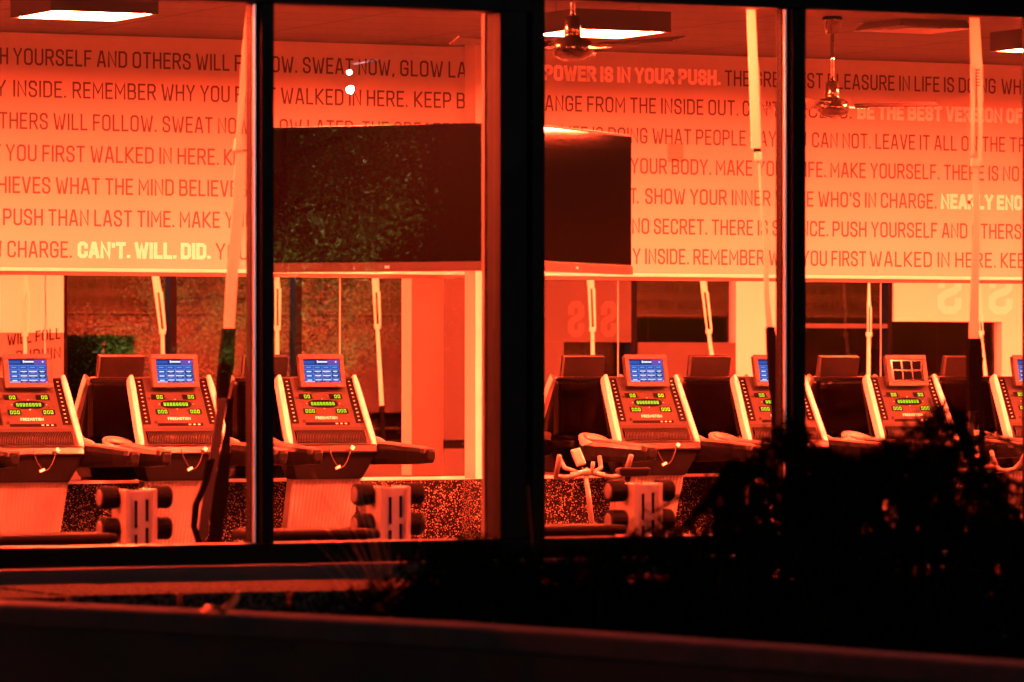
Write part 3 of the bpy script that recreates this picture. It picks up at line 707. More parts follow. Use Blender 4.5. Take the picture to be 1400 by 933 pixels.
        g = MB(); g.loft([[(s * xc - w_, y, z), (s * xc + w_, y, z), (s * xc + w_ * .8, y, z + .012), (s * xc - w_ * .8, y, z + .012)] for y, xc, w_, z in ((-.14, .405, .07, 1.048), (-.3, .415, .05, 1.043), (-.6, .43, .04, 1.029), (-.79, .43, .036, 1.021))]); g.build("grip_pad", mat("grip_pad", (0.07, 0.065, 0.06), 0.4), o)
        # tilted cup holder rim
        g = MB(); Mc = Matrix.Translation((s * .405, .065, 1.062)) @ Matrix.Rotation(R(14), 4, 'X'); n = 28
        def el(a, b, z): return [tuple(Mc @ Vector((a * math.cos(2 * math.pi * k / n), b * math.sin(2 * math.pi * k / n), z))) for k in range(n)]
        g.loft([el(.095, .14, -.05), el(.105, .155, 0), el(.098, .148, .010), el(.074, .118, .006), el(.070, .114, -.03)], 0, cap=False)
        cup = g.build("cup_holder", mat("cup_rim", (0.30, 0.29, 0.28), 0.35), o, smooth=True)
        g = MB(); g.loft([el(.071, .115, -.025), el(.069, .113, -.024)]); g.build("cup_well", M_GLOSSK, o)
    # front bar of the tray
    g = MB(); g.hexa([(-.33, -.235, .985), (.33, -.235, .985), (.31, .1, .985), (-.31, .1, .985)], [(-.33, -.215, 1.045), (.33, -.215, 1.045), (.31, .1, 1.043), (-.31, .1, 1.043)])
    g.build("front_bar", mat("bar_plastic", (0.012, 0.011, 0.011), 0.3, coat=0.05, spec=0.25), t, bevel=0.012)
    # dark hub under the tray
    g = MB(); g.hexa([(-.255, -.12, .795), (.255, -.12, .795), (.24, .1, .795), (-.24, .1, .795)], [(-.345, -.19, .984), (.345, -.19, .984), (.31, .13, .984), (-.31, .13, .984)])
    g.build("hub", M_DARK, t, bevel=0.01)
    # ribbed pedestal leaning towards the runner at the top
    g = MB(); n = 36; tops, bots, bk0, bk1 = [], [], [], []
    for k in range(n + 1):
        u = -.265 + .53 * k / n; d = 0.004 if k % 2 else 0.0
        tops.append((u, -.075 - d, .794)); bots.append((u * 0.93, .10 - d, .30))
    vs = tops + bots; fs = [(k, n + 1 + k, n + 2 + k, k + 1) for k in range(n)]
    g.add(vs, fs)
    g.hexa([(-.245, .105, .295), (.245, .105, .295), (.245, .2, .295), (-.245, .2, .295)], [(-.264, -.07, .793), (.264, -.07, .793), (.25, .06, .793), (-.25, .06, .793)])
    g.build("pedestal", M_PED, t)
    # deck, belt, side foot rails, motor hood, feet
    g = MB(); g.hexa([(-.40, -.35, .04), (.40, -.35, .04), (.36, .22, .04), (-.36, .22, .04)], [(-.37, -.3, .30), (.37, -.3, .30), (.33, .2, .294), (-.33, .2, .294)]); g.build("motor_hood", M_CON, t, bevel=0.02)
    g = MB(); g.box(-.37, .37, -1.75, -.36, .06, .17); g.build("deck", M_DARK, t, bevel=0.008)
    g = MB(); g.box(-.28, .28, -1.74, -.37, .1702, .176); g.build("belt", M_BELT, t)
    for s in (-1, 1):
        g = MB(); g.box(s * .325 - .045, s * .325 + .045, -1.76, -.361, .1701, .20); g.build("foot_rail", M_RAIL, t, bevel=0.006)
        for y in (-1.6, .1):
            g = MB(); g.tube([(s * .3, y, 0), (s * .3, y, .062)], .03, 10); g.build("foot", M_DARK, t)
    # safety cord with clip
    g = MB(); pts = []
    for q in range(13):
        a = q / 12; pts.append((-.06 + .17 * a, -.25 - .012 * math.sin(a * math.pi), 1.02 - .14 * math.sin(math.pi * a) ** .8))
    g.tube(pts, .0035, 6); cord = g.build("safety_cord", M_CORD, t, smooth=True)
    g = MB(); g.M = Matrix.Translation((.115, -.262, 1.02)) @ Matrix.Rotation(R(35), 4, 'Y'); g.box(-.014, .014, -.008, .008, -.014, .014); g.build("clip", M_CLIP, cord, bevel=0.003)
    g = MB(); g.M = Matrix.Translation((.0, -.266, .882)) @ Matrix.Rotation(R(-25), 4, 'Y'); g.box(-.02, .02, -.008, .008, -.009, .009); g.build("clip", M_CLIP, cord, bevel=0.003)
    return t
YT = 30.86
T_ON = treadmill_proto(True)
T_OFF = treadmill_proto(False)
TLAB = [(-160, 1, "treadmill just outside the left edge, next to the leftmost visible one"),
        (39, 1, "treadmill cut by the left edge, blue screen lit, under slogan CAN'T WILL DID"),
        (240, 1, "treadmill with lit blue screen directly behind the hanging strap at left"),
        (441, 1, "treadmill with lit blue screen under the big television, nearest the column"),
        (885, 1, "treadmill with lit blue screen and cup holder beside the spin bike"),
        (1061, 1, "treadmill half hidden by the right mullion, its screen showing violet"),
        (1241, 0, "treadmill with a dark screen bearing a painted reflection grid, partly behind the juniper"),
        (1414, 1, "treadmill cut by the right edge, lit screen partly visible"),
        (1580, 1, "treadmill just outside the right edge, beyond the last visible one")]
used = set()
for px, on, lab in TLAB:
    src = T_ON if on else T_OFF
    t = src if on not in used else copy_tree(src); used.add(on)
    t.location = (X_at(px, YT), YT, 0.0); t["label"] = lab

# ------------------------------------------------------------------ floor stations: dumbbell stand, bench, hanging strap
YST = 20.2
def stand_proto():
    t = empty("dumbbell_stand", (0, 0, 0), "x", "dumbbell stand", "dumbbell stands along the window")
    ht = 1.035
    g = MB(); w = .078
    g.box(-w, -w + .022, -.05, .12, .02, ht); g.box(w - .022, w, -.05, .12, .02, ht); g.box(-w + .0225, w - .0225, -.035, -.02, .02, ht - .004); g.box(-w - .1, w + .1, -.16, .2, 0, .02)
    fr = g.build("upright", M_CREAM, t, bevel=0.004)
    g = MB()
    for (u, z0, z1) in ((-.022, .86, .985), (.032, .89, .99), (-.022, .70, .83), (.032, .66, .86)): g.box(u - .007, u + .007, -.0365, -.0352, z0, z1)
    g.build("slot", M_GLOSSK, fr)
    return t
def dumbbell_proto():
    t = empty("dumbbell", (0, 0, 0), "x", "dumbbell", "dumbbells resting in the stands")
    g = MB(); g.tube([(-.10, 0, 0), (.10, 0, 0)], .016, 10); g.build("handle", M_CHROME, t, smooth=True)
    for s in (-1, 1):
        g = MB(); n = 20
        ring = lambda x, r: [(s * x, r * math.cos(2 * math.pi * k / n), r * math.sin(2 * math.pi * k / n)) for k in range(n)]
        g.loft([ring(.085, .03), ring(.09, .052), ring(.16, .054), ring(.172, .048)]); o = g.build("head", M_DUMB, t, bevel=0.002)
        g = MB(); g.loft([ring(.1725, .036), ring(.1745, .034)]); g.build("end_disc", M_DISC, o)
    return t
st_px = [188, 535, 880, 1228]
stand, dumb = stand_proto(), dumbbell_proto()
SLAB = ["cream dumbbell stand at left, before the treadmill column behind the hanging strap", "cream dumbbell stand under the big television, left of the steel post", "cream dumbbell stand beside the spin bike, overlapped by a juniper tip", "cream dumbbell stand hidden behind the tall juniper"]
DLAB = ["left stand", "stand under the television", "stand beside the spin bike", "stand behind the tall juniper"]
for i, px in enumerate(st_px):
    s = stand if i == 0 else copy_tree(stand); s.location = (X_at(px, YST), YST, 0); s["label"] = SLAB[i]
    for j, z in enumerate((.998, .855)):
        d = dumb if (i == 0 and j == 0) else copy_tree(dumb)
        d.location = (X_at(px, YST) + 0.005, YST + .05, z); d["label"] = ("upper" if j == 0 else "lower") + " black rubber dumbbell in the " + DLAB[i]
def bench_proto():
    t = empty("bench", (0, 0, 0), "x", "bench", "padded benches along the window")
    g = MB(); g.box(-.62, .0, -.16, .16, .80, .845); g.build("pad", mat("bench_vinyl", (0.006, 0.0055, 0.0055), 0.8, bump=0.1, spec=0.02), t, bevel=0.018, seg=3)
    g = MB(); g.box(-.60, -.02, -.06, .06, .74, .7999); g.build("frame", M_DARK, t, bevel=0.006)
    for x in (-.55, -.07):
        g = MB(); g.box(x - .03, x + .03, -.15, .15, 0.0, .05); g.box(x - .025, x + .025, -.03, .03, .0501, .7399); g.build("leg", M_DARK, t, bevel=0.005)
    return t
bench = bench_proto()
for i, (px, lab) in enumerate(((146, "dark padded bench along the sill at the left edge"), (502, "dark padded bench along the sill under the television"), (838, "dark padded bench along the sill beneath the spin bike"), (1480, "dark padded bench along the sill at the right edge"))):
    b = bench if i == 0 else copy_tree(bench); b.location = (X_at(px, YST - .1), YST - .1, 0.0); b["label"] = lab

def trainer(name_label, pts_px, Y):
    """real straps near the window; pts_px: list of (x, y, width_px, material slot)"""
    t = empty("suspension_strap", P_at(pts_px[0][0], pts_px[0][1], Y), name_label, "strap", "suspension straps hanging from the ceiling")
    o0 = t.location
    return t, o0
s_at = lambda px: F_PX / zax(px, YST)
def strap_piece(t, Y, name, m, lst, th=0.006, dy=0.0):
    g = MB(); o0 = t.location
    pts = [P_at(x, y, Y + dy) - o0 for x, y, w in lst]; ws = [w / s_at(x) / 0.92 for x, y, w in lst]
    g.strap(pts, ws, th); return g.build(name, m, t, bevel=0.0015)
def anchored(px, y, label, Y=YST):
    top = P_at(px, y, Y); top.z = CEIL - 0.001
    return empty("suspension_strap", top, label, "strap", "suspension straps hanging from the ceiling")
# left strap, swinging left
t = anchored(346, -140, "yellow strap at left swinging against the first mullion, black sleeve and loop below")
strap_piece(t, YST, "yellow_strap", M_YEL, [(346, -190, 6), (341, 0, 6), (336, 60, 8), (332, 120, 9), (326, 192, 6)])
strap_piece(t, YST, "buckle", M_YEL, [(326, 190, 9), (325, 206, 11)], 0.02)
strap_piece(t, YST, "yellow_strap", M_YEL, [(326, 204, 10), (330, 215, 16), (322, 330, 16), (317, 380, 15), (313, 452, 14)])
strap_piece(t, YST, "black_sleeve", M_BLKWEB, [(313, 449, 16), (309, 500, 19), (303, 545, 14), (301, 560, 9)], 0.03)
strap_piece(t, YST, "grey_strap", M_GRYWEB, [(304, 545, 12), (298, 590, 12), (290, 640, 13), (281, 700, 13), (275, 741, 12), (272, 790, 12)], 0.008, -0.02)
strap_piece(t, YST, "black_strap", M_BLKWEB, [(314, 545, 7), (312, 580, 6), (306, 640, 16), (300, 680, 22), (293, 745, 16), (289, 790, 12)], 0.012, 0.03)
strap_piece(t, YST, "black_strap", M_BLKWEB, [(288, 628, 12), (281, 660, 9), (268, 690, 9), (265, 720, 8), (272, 742, 8), (276, 770, 8)], 0.01, -0.05)
strap_piece(t, YST, "handle", mat("foam_grip", (0.05, 0.045, 0.04), 0.7), [(302, 641, 12), (308, 642, 22), (307, 650, 14), (303, 662, 8)], 0.03, 0.05)
# strap left of the right mullion
t = anchored(1024, -140, "yellow strap hanging just left of the right mullion, doubled above a buckle")
strap_piece(t, YST, "yellow_strap", M_YEL, [(1022, -190, 12), (1026, 0, 12), (1030, 90, 13), (1034, 204, 14)])
strap_piece(t, YST, "buckle", M_DARK, [(1035, 203, 10), (1036, 209, 10)], 0.014)
strap_piece(t, YST, "buckle", M_YEL, [(1036, 208, 9), (1037, 220, 9)], 0.02)
strap_piece(t, YST, "yellow_strap", M_YEL, [(1036, 85, 4), (1039, 150, 4), (1041, 216, 5)], 0.006, .03)
strap_piece(t, YST, "yellow_strap", M_YEL, [(1038, 218, 4), (1042, 290, 4), (1047, 340, 7), (1048, 400, 7), (1052, 450, 9)])
strap_piece(t, YST, "black_sleeve", M_BLKWEB, [(1053, 447, 11), (1055, 480, 13), (1057, 520, 12), (1058, 545, 7)], 0.02)
strap_piece(t, YST, "black_strap", M_BLKWEB, [(1057, 540, 6), (1059, 620, 6), (1062, 700, 9), (1062, 780, 9)], 0.01)
# right strap
t = anchored(1332, -140, "yellow strap at right hanging before THE TR, thick black sleeve below")
strap_piece(t, YST, "yellow_strap", M_YEL, [(1330, -190, 13), (1332, 20, 14), (1335, 95, 17)])
strap_piece(t, YST, "yellow_strap", M_YEL, [(1330, 92, 8), (1330, 150, 6), (1329, 212, 5)])
strap_piece(t, YST, "yellow_strap", M_YEL, [(1339, 92, 9), (1340, 150, 7), (1340, 220, 6)], 0.006, 0.02)
g = MB(); o0 = t.location
for k in range(6):
    a = P_at(1337, 96 + 4.2 * k, YST - 0.008) - o0
    g.box(a.x - .012, a.x + .012, a.y - .002, a.y, a.z - .003, a.z + .003)
g.build("adjuster_mark", M_DARK, t)
strap_piece(t, YST, "buckle", M_YEL, [(1334, 217, 12), (1334, 228, 14)], 0.02)
strap_piece(t, YST, "yellow_strap", M_YEL, [(1334, 226, 9), (1335, 300, 10), (1333, 380, 12), (1331, 466, 14)])
strap_piece(t, YST, "black_sleeve", M_BLKWEB, [(1332, 463, 16), (1332, 480, 20), (1332, 540, 19), (1330, 562, 12)], 0.03)
strap_piece(t, YST, "black_strap", M_GRYWEB, [(1329, 555, 8), (1326, 640, 8), (1325, 780, 8)], 0.01)
strap_piece(t, YST, "black_strap", M_BLKWEB, [(1343, 530, 7), (1342, 640, 7), (1342, 780, 10)], 0.01, .03)
# straps further along the row: they show in the mirrors only
Y2S = YW + (YW - YST); s2 = F_PX / (Y2S / 0.9)
def far_strap(k, lst, label, black_end=True):
    ref = lst[0]
    top = Vector((tx(ref[0]) * Y2S, YST, CEIL - 0.001))
    t = empty("suspension_strap", top, label, "strap", "suspension straps hanging from the ceiling")
    w0 = lambda w: w / s2 / 0.92
    q = [Vector((tx(x) * Y2S, YST, EYE + (HY - y) / F_PX * zax(x, Y2S))) - top for x, y, w in lst]
    a, b, c, d = q[0], q[1], q[2], q[3]
    g = MB(); up = a + (a - b) * ((-a.z) / max(0.05, a.z - b.z)); up.y = 0
    n0 = lst[0][2]
    g.strap([(up.x, 0, -.002), a, b], [w0(n0), w0(n0), w0(lst[1][2])], .006)
    g.build("pale_strap", M_WEB, t)
    g = MB(); h = w0(lst[1][2]) / 2
    g.strap([b + Vector((-h * .6, 0, .004)), c + Vector((-h * .55, 0, 0))], [h * .8, h * .5], .006); g.strap([b + Vector((h * .6, .02, .004)), c + Vector((h * .55, .02, 0))], [h * .8, h * .5], .006)
    g.build("pale_strap", M_WEB, t)
    g = MB(); g.strap([c + Vector((0, 0, .012)), c + Vector((0, 0, -.035))], [w0(8), w0(7)], .03); g.build("buckle", M_WEB, t, bevel=0.004)
    g = MB(); g.strap([c + Vector((0, 0, -.03)), d], [w0(4.5), w0(lst[3][2])], .006); g.build("pale_strap", M_WEB, t)
    if black_end:
        g = MB(); g.strap([d + Vector((0, 0, .01)), d + Vector((.01, 0, -.35))], [w0(6), w0(5)], .03); g.build("black_sleeve", M_BLKWEB, t)
    return t
FL = [([(35, 375, 4), (35, 400, 10), (34, 455, 0), (35, 500, 4)], "pale strap reflected on the cream wall at the left edge"),
      ([(212, 375, 9), (216, 400, 10), (222, 452, 0), (223, 500, 5)], "pale strap reflected above the second treadmill from left"),
      ([(378, 375, 7), (379, 395, 8), (379, 447, 0), (379, 520, 6)], "pale strap reflected right beside the first mullion"),
      ([(513, 378, 9), (514, 400, 9), (516, 445, 0), (522, 556, 6)], "pale strap reflected between mirror seam and column reflection"),
      ([(807, 380, 10), (808, 395, 9), (810, 449, 0), (811, 520, 6)], "pale strap reflected just left of the screened treadmill beside the bike"),
      ([(961, 380, 9), (963, 400, 9), (969, 452, 0), (974, 492, 6)], "pale strap reflected above the back of the treadmill right of centre"),
      ([(1188, 380, 2), (1188, 420, 5), (1188, 456, 0), (1187, 540, 6)], "pale strap reflected left of the treadmill with dark screen"),
      ([(1338, 380, 5), (1340, 430, 5), (1341, 454, 0), (1353, 560, 6)], "thin pale strap reflected right of the thick black sleeve")]
for k, (l, lab) in enumerate(FL): far_strap(k, l, lab)

# ------------------------------------------------------------------ spin bikes
def bike_proto():
    t = empty("spin_bike", (0, 0, 0), "x", "exercise bike", "spin bikes on the gym floor")
    hz = .885
    # handlebar: wide loops with raised grips
    g = MB()
    for s in (-1, 1):
        g.tube([(s * .03, 0, hz + .015), (s * .10, -.02, hz), (s * .16, -.03, hz - .01), (s * .225, -.03, hz + .0), (s * .24, -.10, hz + .05), (s * .245, -.16, hz + .135)], [.014, .014, .017, .019, .018, .016], 10)
    hb = g.build("handlebar", mat("bar_foam", (0.03, 0.026, 0.025), 0.6), t, smooth=True)
    g = MB()
    for s in (-1, 1):
        g.tube([(s * .03, 0, hz + .015), (s * .07, .05, hz + .03), (s * .125, .09, hz + .05), (s * .14, .16, hz + .12)], [.013, .013, .016, .015], 10)
    g.build("aero_bar", mat("bar_foam", (0.03, 0.026, 0.025), 0.6), hb, smooth=True)
    g = MB(); g.tube([(-.115, -.005, hz + .004), (-.04, 0, hz + .02), (0, .0, hz + .025), (.04, 0, hz + .02), (.115, -.005, hz + .004)], [.018, .019, .026, .019, .018], 10); g.build("clamp", M_BIKE, hb, smooth=True)
    g = MB(); g.M = Matrix.Translation((-.045, .05, hz + .12)) @ Matrix.Rotation(R(-25), 4, 'X') @ Matrix.Rotation(R(-14), 4, 'Y'); g.box(-.034, .034, -.012, .012, -.06, .06); c = g.build("bike_console", M_BIKE, t, bevel=0.008)
    g = MB(); g.M = Matrix.Translation((-.045, .05, hz + .12)) @ Matrix.Rotation(R(-25), 4, 'X') @ Matrix.Rotation(R(-14), 4, 'Y'); g.box(-.024, .024, -.0145, -.0122, -.045, .035); g.build("console_screen", mat("lcd_dark", (0.12, 0.10, 0.09), 0.2), c)
    g = MB(); g.tube([(-.04, .05, hz + .07), (-.01, .03, hz + .02)], .01, 8); g.build("console_neck", M_DARK, t)
    g = MB(); g.tube([(.025, -.02, hz + .02), (.03, -.03, hz + .09)], .012, 8); g.build("lever", M_BIKE, t, smooth=True)
    # post, frame, flywheel, saddle, feet
    g = MB(); g.tube([(-.01, 0, hz), (.05, .03, .52)], .017, 10); g.build("handlebar_post", M_BIKE, t, smooth=True)
    g = MB(); g.tube([(0, .03, .56), (0, .06, .30), (0, -.35, .25), (0, -.72, .55)], .035, 10); g.tube([(0, .06, .36), (0, .30, .10)], .03, 10); g.tube([(0, -.35, .26), (0, -.72, .10)], .03, 10); g.build("frame", M_BIKE, t, smooth=True)
    g = MB(); n = 28
    g.loft([[(x, .28 + r * math.cos(2 * math.pi * k / n), .30 + r * math.sin(2 * math.pi * k / n)) for k in range(n)] for x, r in ((-.03, .16), (-.03, .22), (.03, .22), (.03, .16))]); g.build("flywheel", M_DARK, t, bevel=0.004)
    g = MB(); g.tube([(0, -.70, .5), (0, -.78, .90)], .02, 10); g.build("saddle_post", M_CHROME, t, smooth=True)
    g = MB(); g.hexa([(-.10, -.92, .90), (.10, -.92, .90), (.03, -.62, .91), (-.03, -.62, .91)], [(-.11, -.93, .96), (.11, -.93, .96), (.025, -.60, .95), (-.025, -.60, .95)]); g.build("saddle", M_DARK, t, bevel=0.02, seg=3)
    for y in (.32, -.74):
        g = MB(); g.box(-.27, .27, y - .03, y + .03, 0, .06); g.build("foot", M_BIKE, t, bevel=0.01)
    for s in (-1, 1):
        g = MB(); g.box(s * .09 - .01, s * .09 + .01, -.35, -.31, .1 if s < 0 else .25, .27 if s < 0 else .42); o = g.build("crank", M_CHROME, t)
        g = MB(); g.box(s * .15 - .045, s * .15 + .045, -.39, -.28, (.09 if s < 0 else .41), (.115 if s < 0 else .435)); g.build("pedal", M_DARK, t, bevel=0.005)
    return t
YB = 27.4
bk = bike_proto(); bk.location = (X_at(803, YB), YB, 0); bk.rotation_euler.z = R(-8); bk["label"] = "spin bike with wide dark handlebar in front of the speckled wall, left of a treadmill"
for i, (px, lab) in enumerate(((1715, "spin bike whose dark handlebar is reflected between the column and its reflection"), (1345, "spin bike mostly hidden by juniper and the strap at right"))):
    b = copy_tree(bk); Y = 27.2 if i == 0 else 27.9; b.location = (X_at(px, Y), Y, 0); b.rotation_euler.z = R(10 if i == 0 else -5); b["label"] = lab

# ================================================================== OUTSIDE
# stone ledge under the window
ZLED = 0.685; YL0, YL1 = 17.66, YG - 0.2
led = empty("stone_ledge", (0, 0, 0), "rough stone ledge of long blocks lit red beneath the window", "ledge")
g = MB(); j0 = X_at(94, YL0); stp = X_at(247, YL0) - j0
k = -12
while True:
    a = j0 + stp * k; k += 1
    if a > X1: break
    g.box(a + .012, a + stp - .012, YL0 + .002 * (k % 3), YL1, -.9, ZLED + .0015 * ((k * 7) % 4))
g.build("coping", M_STONE, led, bevel=0.01)
# planting bed and curved retaining wall
pw = [(-300, 812, 16.7), (0, 828, 15.95), (350, 841.5, 15.2), (675, 858.5, 14.5), (1000, 880.5, 13.65), (1400, 909, 12.7), (1750, 937, 12.0), (2100, 970, 11.2)]
fp = []
for x, y, d in pw:
    v = P_dep(x, y, d); fp.append(Vector((v.x, v.y, 0)))
ztop = 0.80; thick = 0.42
fb = [p + Vector((0.05, thick, 0)) for p in fp]
rw = empty("retaining_wall", (0, 0, 0), "low dark concrete retaining wall curving across the foreground", "wall")
g = MB(); g.loft([[(a.x, a.y + .02, -1.0), (b.x, b.y - .02, -1.0), (b.x, b.y - .02, ztop - .075), (a.x, a.y + .02, ztop - .075)] for a, b in zip(fp, fb)]); g.build("wall_body", M_CONC, rw)
g = MB(); g.loft([[(a.x, a.y, ztop - .0745), (b.x, b.y, ztop - .0745), (b.x, b.y, ztop), (a.x, a.y, ztop)] for a, b in zip(fp, fb)]); g.build("coping", mat("coping_concrete", (0.26, 0.245, 0.23), 0.9, var=0.3, vscale=9, spec=0.0, bump=0.3, bscale=50), rw, bevel=0.012)
g = MB(); vs, fs = [], []
for i, b in enumerate(fb):
    vs += [(b.x, b.y - .01, .50), (b.x + .3, YL0 + .05, .50)]
    if i: fs.append((2 * i - 2, 2 * i, 2 * i + 1, 2 * i - 1))
g.add(vs, fs); tag(g.build("planting_bed", M_SOIL), "bare dark soil of the planting bed", "soil", kind="structure")

# dry curled leaf on the coping
lf = MB(); n = 9; a0 = P_dep(309, 836, 15.35)
rows = []
for i in range(12):
    q = i / 11; row = []
    for j in range(n):
        s_ = (j / (n - 1) - .5); w_ = .035 * math.sin(math.pi * min(1, q * 1.0 + .08)) ** .7
        x = -.085 + q * .13; z = .006 + .012 * math.sin(q * 7) + .045 * max(0, q - .6) ** .6 * (1 if q > .6 else 0) + .030 * abs(s_) * 2 * (q)
        row.append((x, s_ * 2 * w_, z))
    rows.append(row)
for i in range(11):
    for j in range(n - 1): lf.quad(rows[i][j], rows[i + 1][j], rows[i + 1][j + 1], rows[i][j + 1])
o = lf.build("dry_leaf", M_DRY, smooth=True); o.location = (a0.x, a0.y, ztop + .002)
sm = o.modifiers.new("thick", 'SOLIDIFY'); sm.thickness = 0.002
tag(o, "curled dry leaf lit orange lying on the retaining wall at left", "leaf")

# junipers
def silhouette(x):
    pts = [(385, 832), (420, 820), (470, 806), (520, 790), (555, 775), (600, 745), (640, 726), (660, 722), (690, 742), (760, 745), (830, 742), (865, 728), (890, 697), (905, 705), (930, 738), (960, 738), (985, 650), (1000, 620), (1030, 640), (1055, 600), (1070, 560), (1082, 570), (1110, 608), (1150, 622), (1180, 618), (1215, 590), (1245, 606), (1270, 560), (1292, 545), (1305, 560), (1315, 590), (1340, 650), (1400, 655), (1460, 680), (1560, 740)]
    for (a, b), (c, d) in zip(pts[:-1], pts[1:]):
        if a <= x <= c: return b + (d - b) * (x - a) / (c - a)
    return 860
def sprig(g, base, tip, rn, dens=1.0, size=0.05, m=0):
    """a feathery shoot: needles as thin blades round a stem"""
    base, tip = Vector(base), Vector(tip); ax = tip - base; L = ax.length; axn = ax.normalized()
    s1 = axn.cross(Vector((0.3, 0.2, 1))).normalized(); s2 = axn.cross(s1)
    n = max(6, int(L * 150 * dens))
    for k in range(n):
        q = rn.random() ** .8; a = rn.random() * 2 * math.pi
        d = (s1 * math.cos(a) + s2 * math.sin(a)); l = size * (1.05 - .55 * q) * rn.uniform(.6, 1.25)
        p0 = base + ax * q; p1 = p0 + (d * .75 + axn * .75).normalized() * l
        wv = axn.cross(d).normalized() * l * .13
        md = p0.lerp(p1, .5)
        g.add([tuple(p0), tuple(md + wv), tuple(p1), tuple(md - wv)], [(0, 1, 2, 3)], m)
def juniper(px0, px1, Y, label, seed, n, ylow=868):
    rn = random.Random(seed)
    cxp = (px0 + px1) / 2
    root = Vector((X_at(cxp, Y), Y, .50))
    t = empty("juniper_shrub", root, label, "shrub", "dark junipers in the planting bed")
    fol, br = MB(), MB()
    for k in range(n):
        x = px0 + (px1 - px0) * ((k + rn.random()) / n)
        top = silhouette(x)
        edge = k % 4 == 0
        q0 = 0.0 if edge else rn.random() ** .95
        top += abs(rn.gauss(0, 12)) * (1 if k % 8 else 0)
        y = top + (ylow + 30 - top) * q0 + (rn.uniform(0, 5) if edge else 8)
        Yk = Y + rn.uniform(-.5, .7) * (1 if not edge else .6)
        tip = P_at(x, y, Yk) - root
        if tip.z < .02: tip.z = rn.uniform(.02, .12)
        lean = rn.choice((-1, 1)) * rn.uniform(.2, 1.0)
        L = rn.uniform(.16, .34)
        b = tip - Vector((lean * .75, rn.uniform(-.6, .6), rn.uniform(.35, 1.0))).normalized() * L
        b.z = max(b.z, .0)
        mid = b.lerp(tip, .5) + Vector((0, 0, -.02))
        br.tube([b, mid, tip], [.006, .004, .0015], 4)
        if k % 3 == 0: br.tube([Vector((b.x * .3, b.y * .3, 0)), (Vector((b.x * .3, b.y * .3, 0))).lerp(b, .5) + Vector((0, 0, .03)), b], [.016, .010, .006], 5)
        sprig(fol, b, tip, rn, .55, .040)
        for q in range(6):
            f = .15 + .8 * q / 6; o = b.lerp(mid, f * 2) if f < .5 else mid.lerp(tip, f * 2 - 1)
            d = (tip - b).normalized() * .8 + Vector((rn.gauss(0, .7), rn.gauss(0, .7), rn.gauss(0, .45)))
            e = o + d.normalized() * rn.uniform(.06, .13) * (1.1 - .5 * f)
            if e.z > tip.z + .008: e.z = tip.z + .008
            sprig(fol, o, e, rn, .9, .034)
    fol.build("foliage", M_JUN, t); br.build("branch", M_BARK, t)
    return t
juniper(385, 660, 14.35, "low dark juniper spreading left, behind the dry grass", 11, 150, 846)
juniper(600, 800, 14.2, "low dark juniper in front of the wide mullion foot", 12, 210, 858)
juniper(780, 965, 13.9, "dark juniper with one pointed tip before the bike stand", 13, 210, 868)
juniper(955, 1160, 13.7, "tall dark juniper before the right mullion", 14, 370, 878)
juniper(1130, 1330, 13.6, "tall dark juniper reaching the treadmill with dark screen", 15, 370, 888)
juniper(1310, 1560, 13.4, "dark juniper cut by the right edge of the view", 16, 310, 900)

# ornamental grass
gr = empty("ornamental_grass", (X_at(548, 15.1), 15.1, .5), "pale dry ornamental grass leaning left in front of the sill", "grass clump")
g = MB(); rn = random.Random(5); o0 = gr.location
for k in range(26):
    xt = rn.uniform(425, 585); yt = rn.uniform(640, 780); xb = 545 + rn.uniform(-10, 22)
    a = P_at(xb, 850, 15.1 + rn.uniform(-.1, .1)) - o0; a.z = 0; c = P_at(xt, yt, 15.1 + rn.uniform(-.25, .25)) - o0
    b = a.lerp(c, .5) + Vector(((c.x - a.x) * -.18, 0, .05)); pts = []
    for q in range(9):
        f = q / 8; pts.append(a.lerp(b, f).lerp(b.lerp(c, f), f))
    g.strap(pts, [max(.0016, .0072 * (1 - q / 8.5)) for q in range(9)], .001, tw=[rn.uniform(-.5, .5)] * 9)
g.build("blades", M_GRASS, gr)
gs = empty("grass_stalk", (X_at(742, 15.1), 15.1, .5), "single pale grass stalk before the wide mullion", "grass stalk")
g = MB(); o0 = gs.location; c = P_at(722, 664, 15.1) - o0
g.strap([(0, 0, 0), Vector((0, 0, 0)).lerp(c, .5) + Vector((-.005, 0, .03)), c], [.005, .004, .001], .001); g.build("blade", M_GRASS, gs)

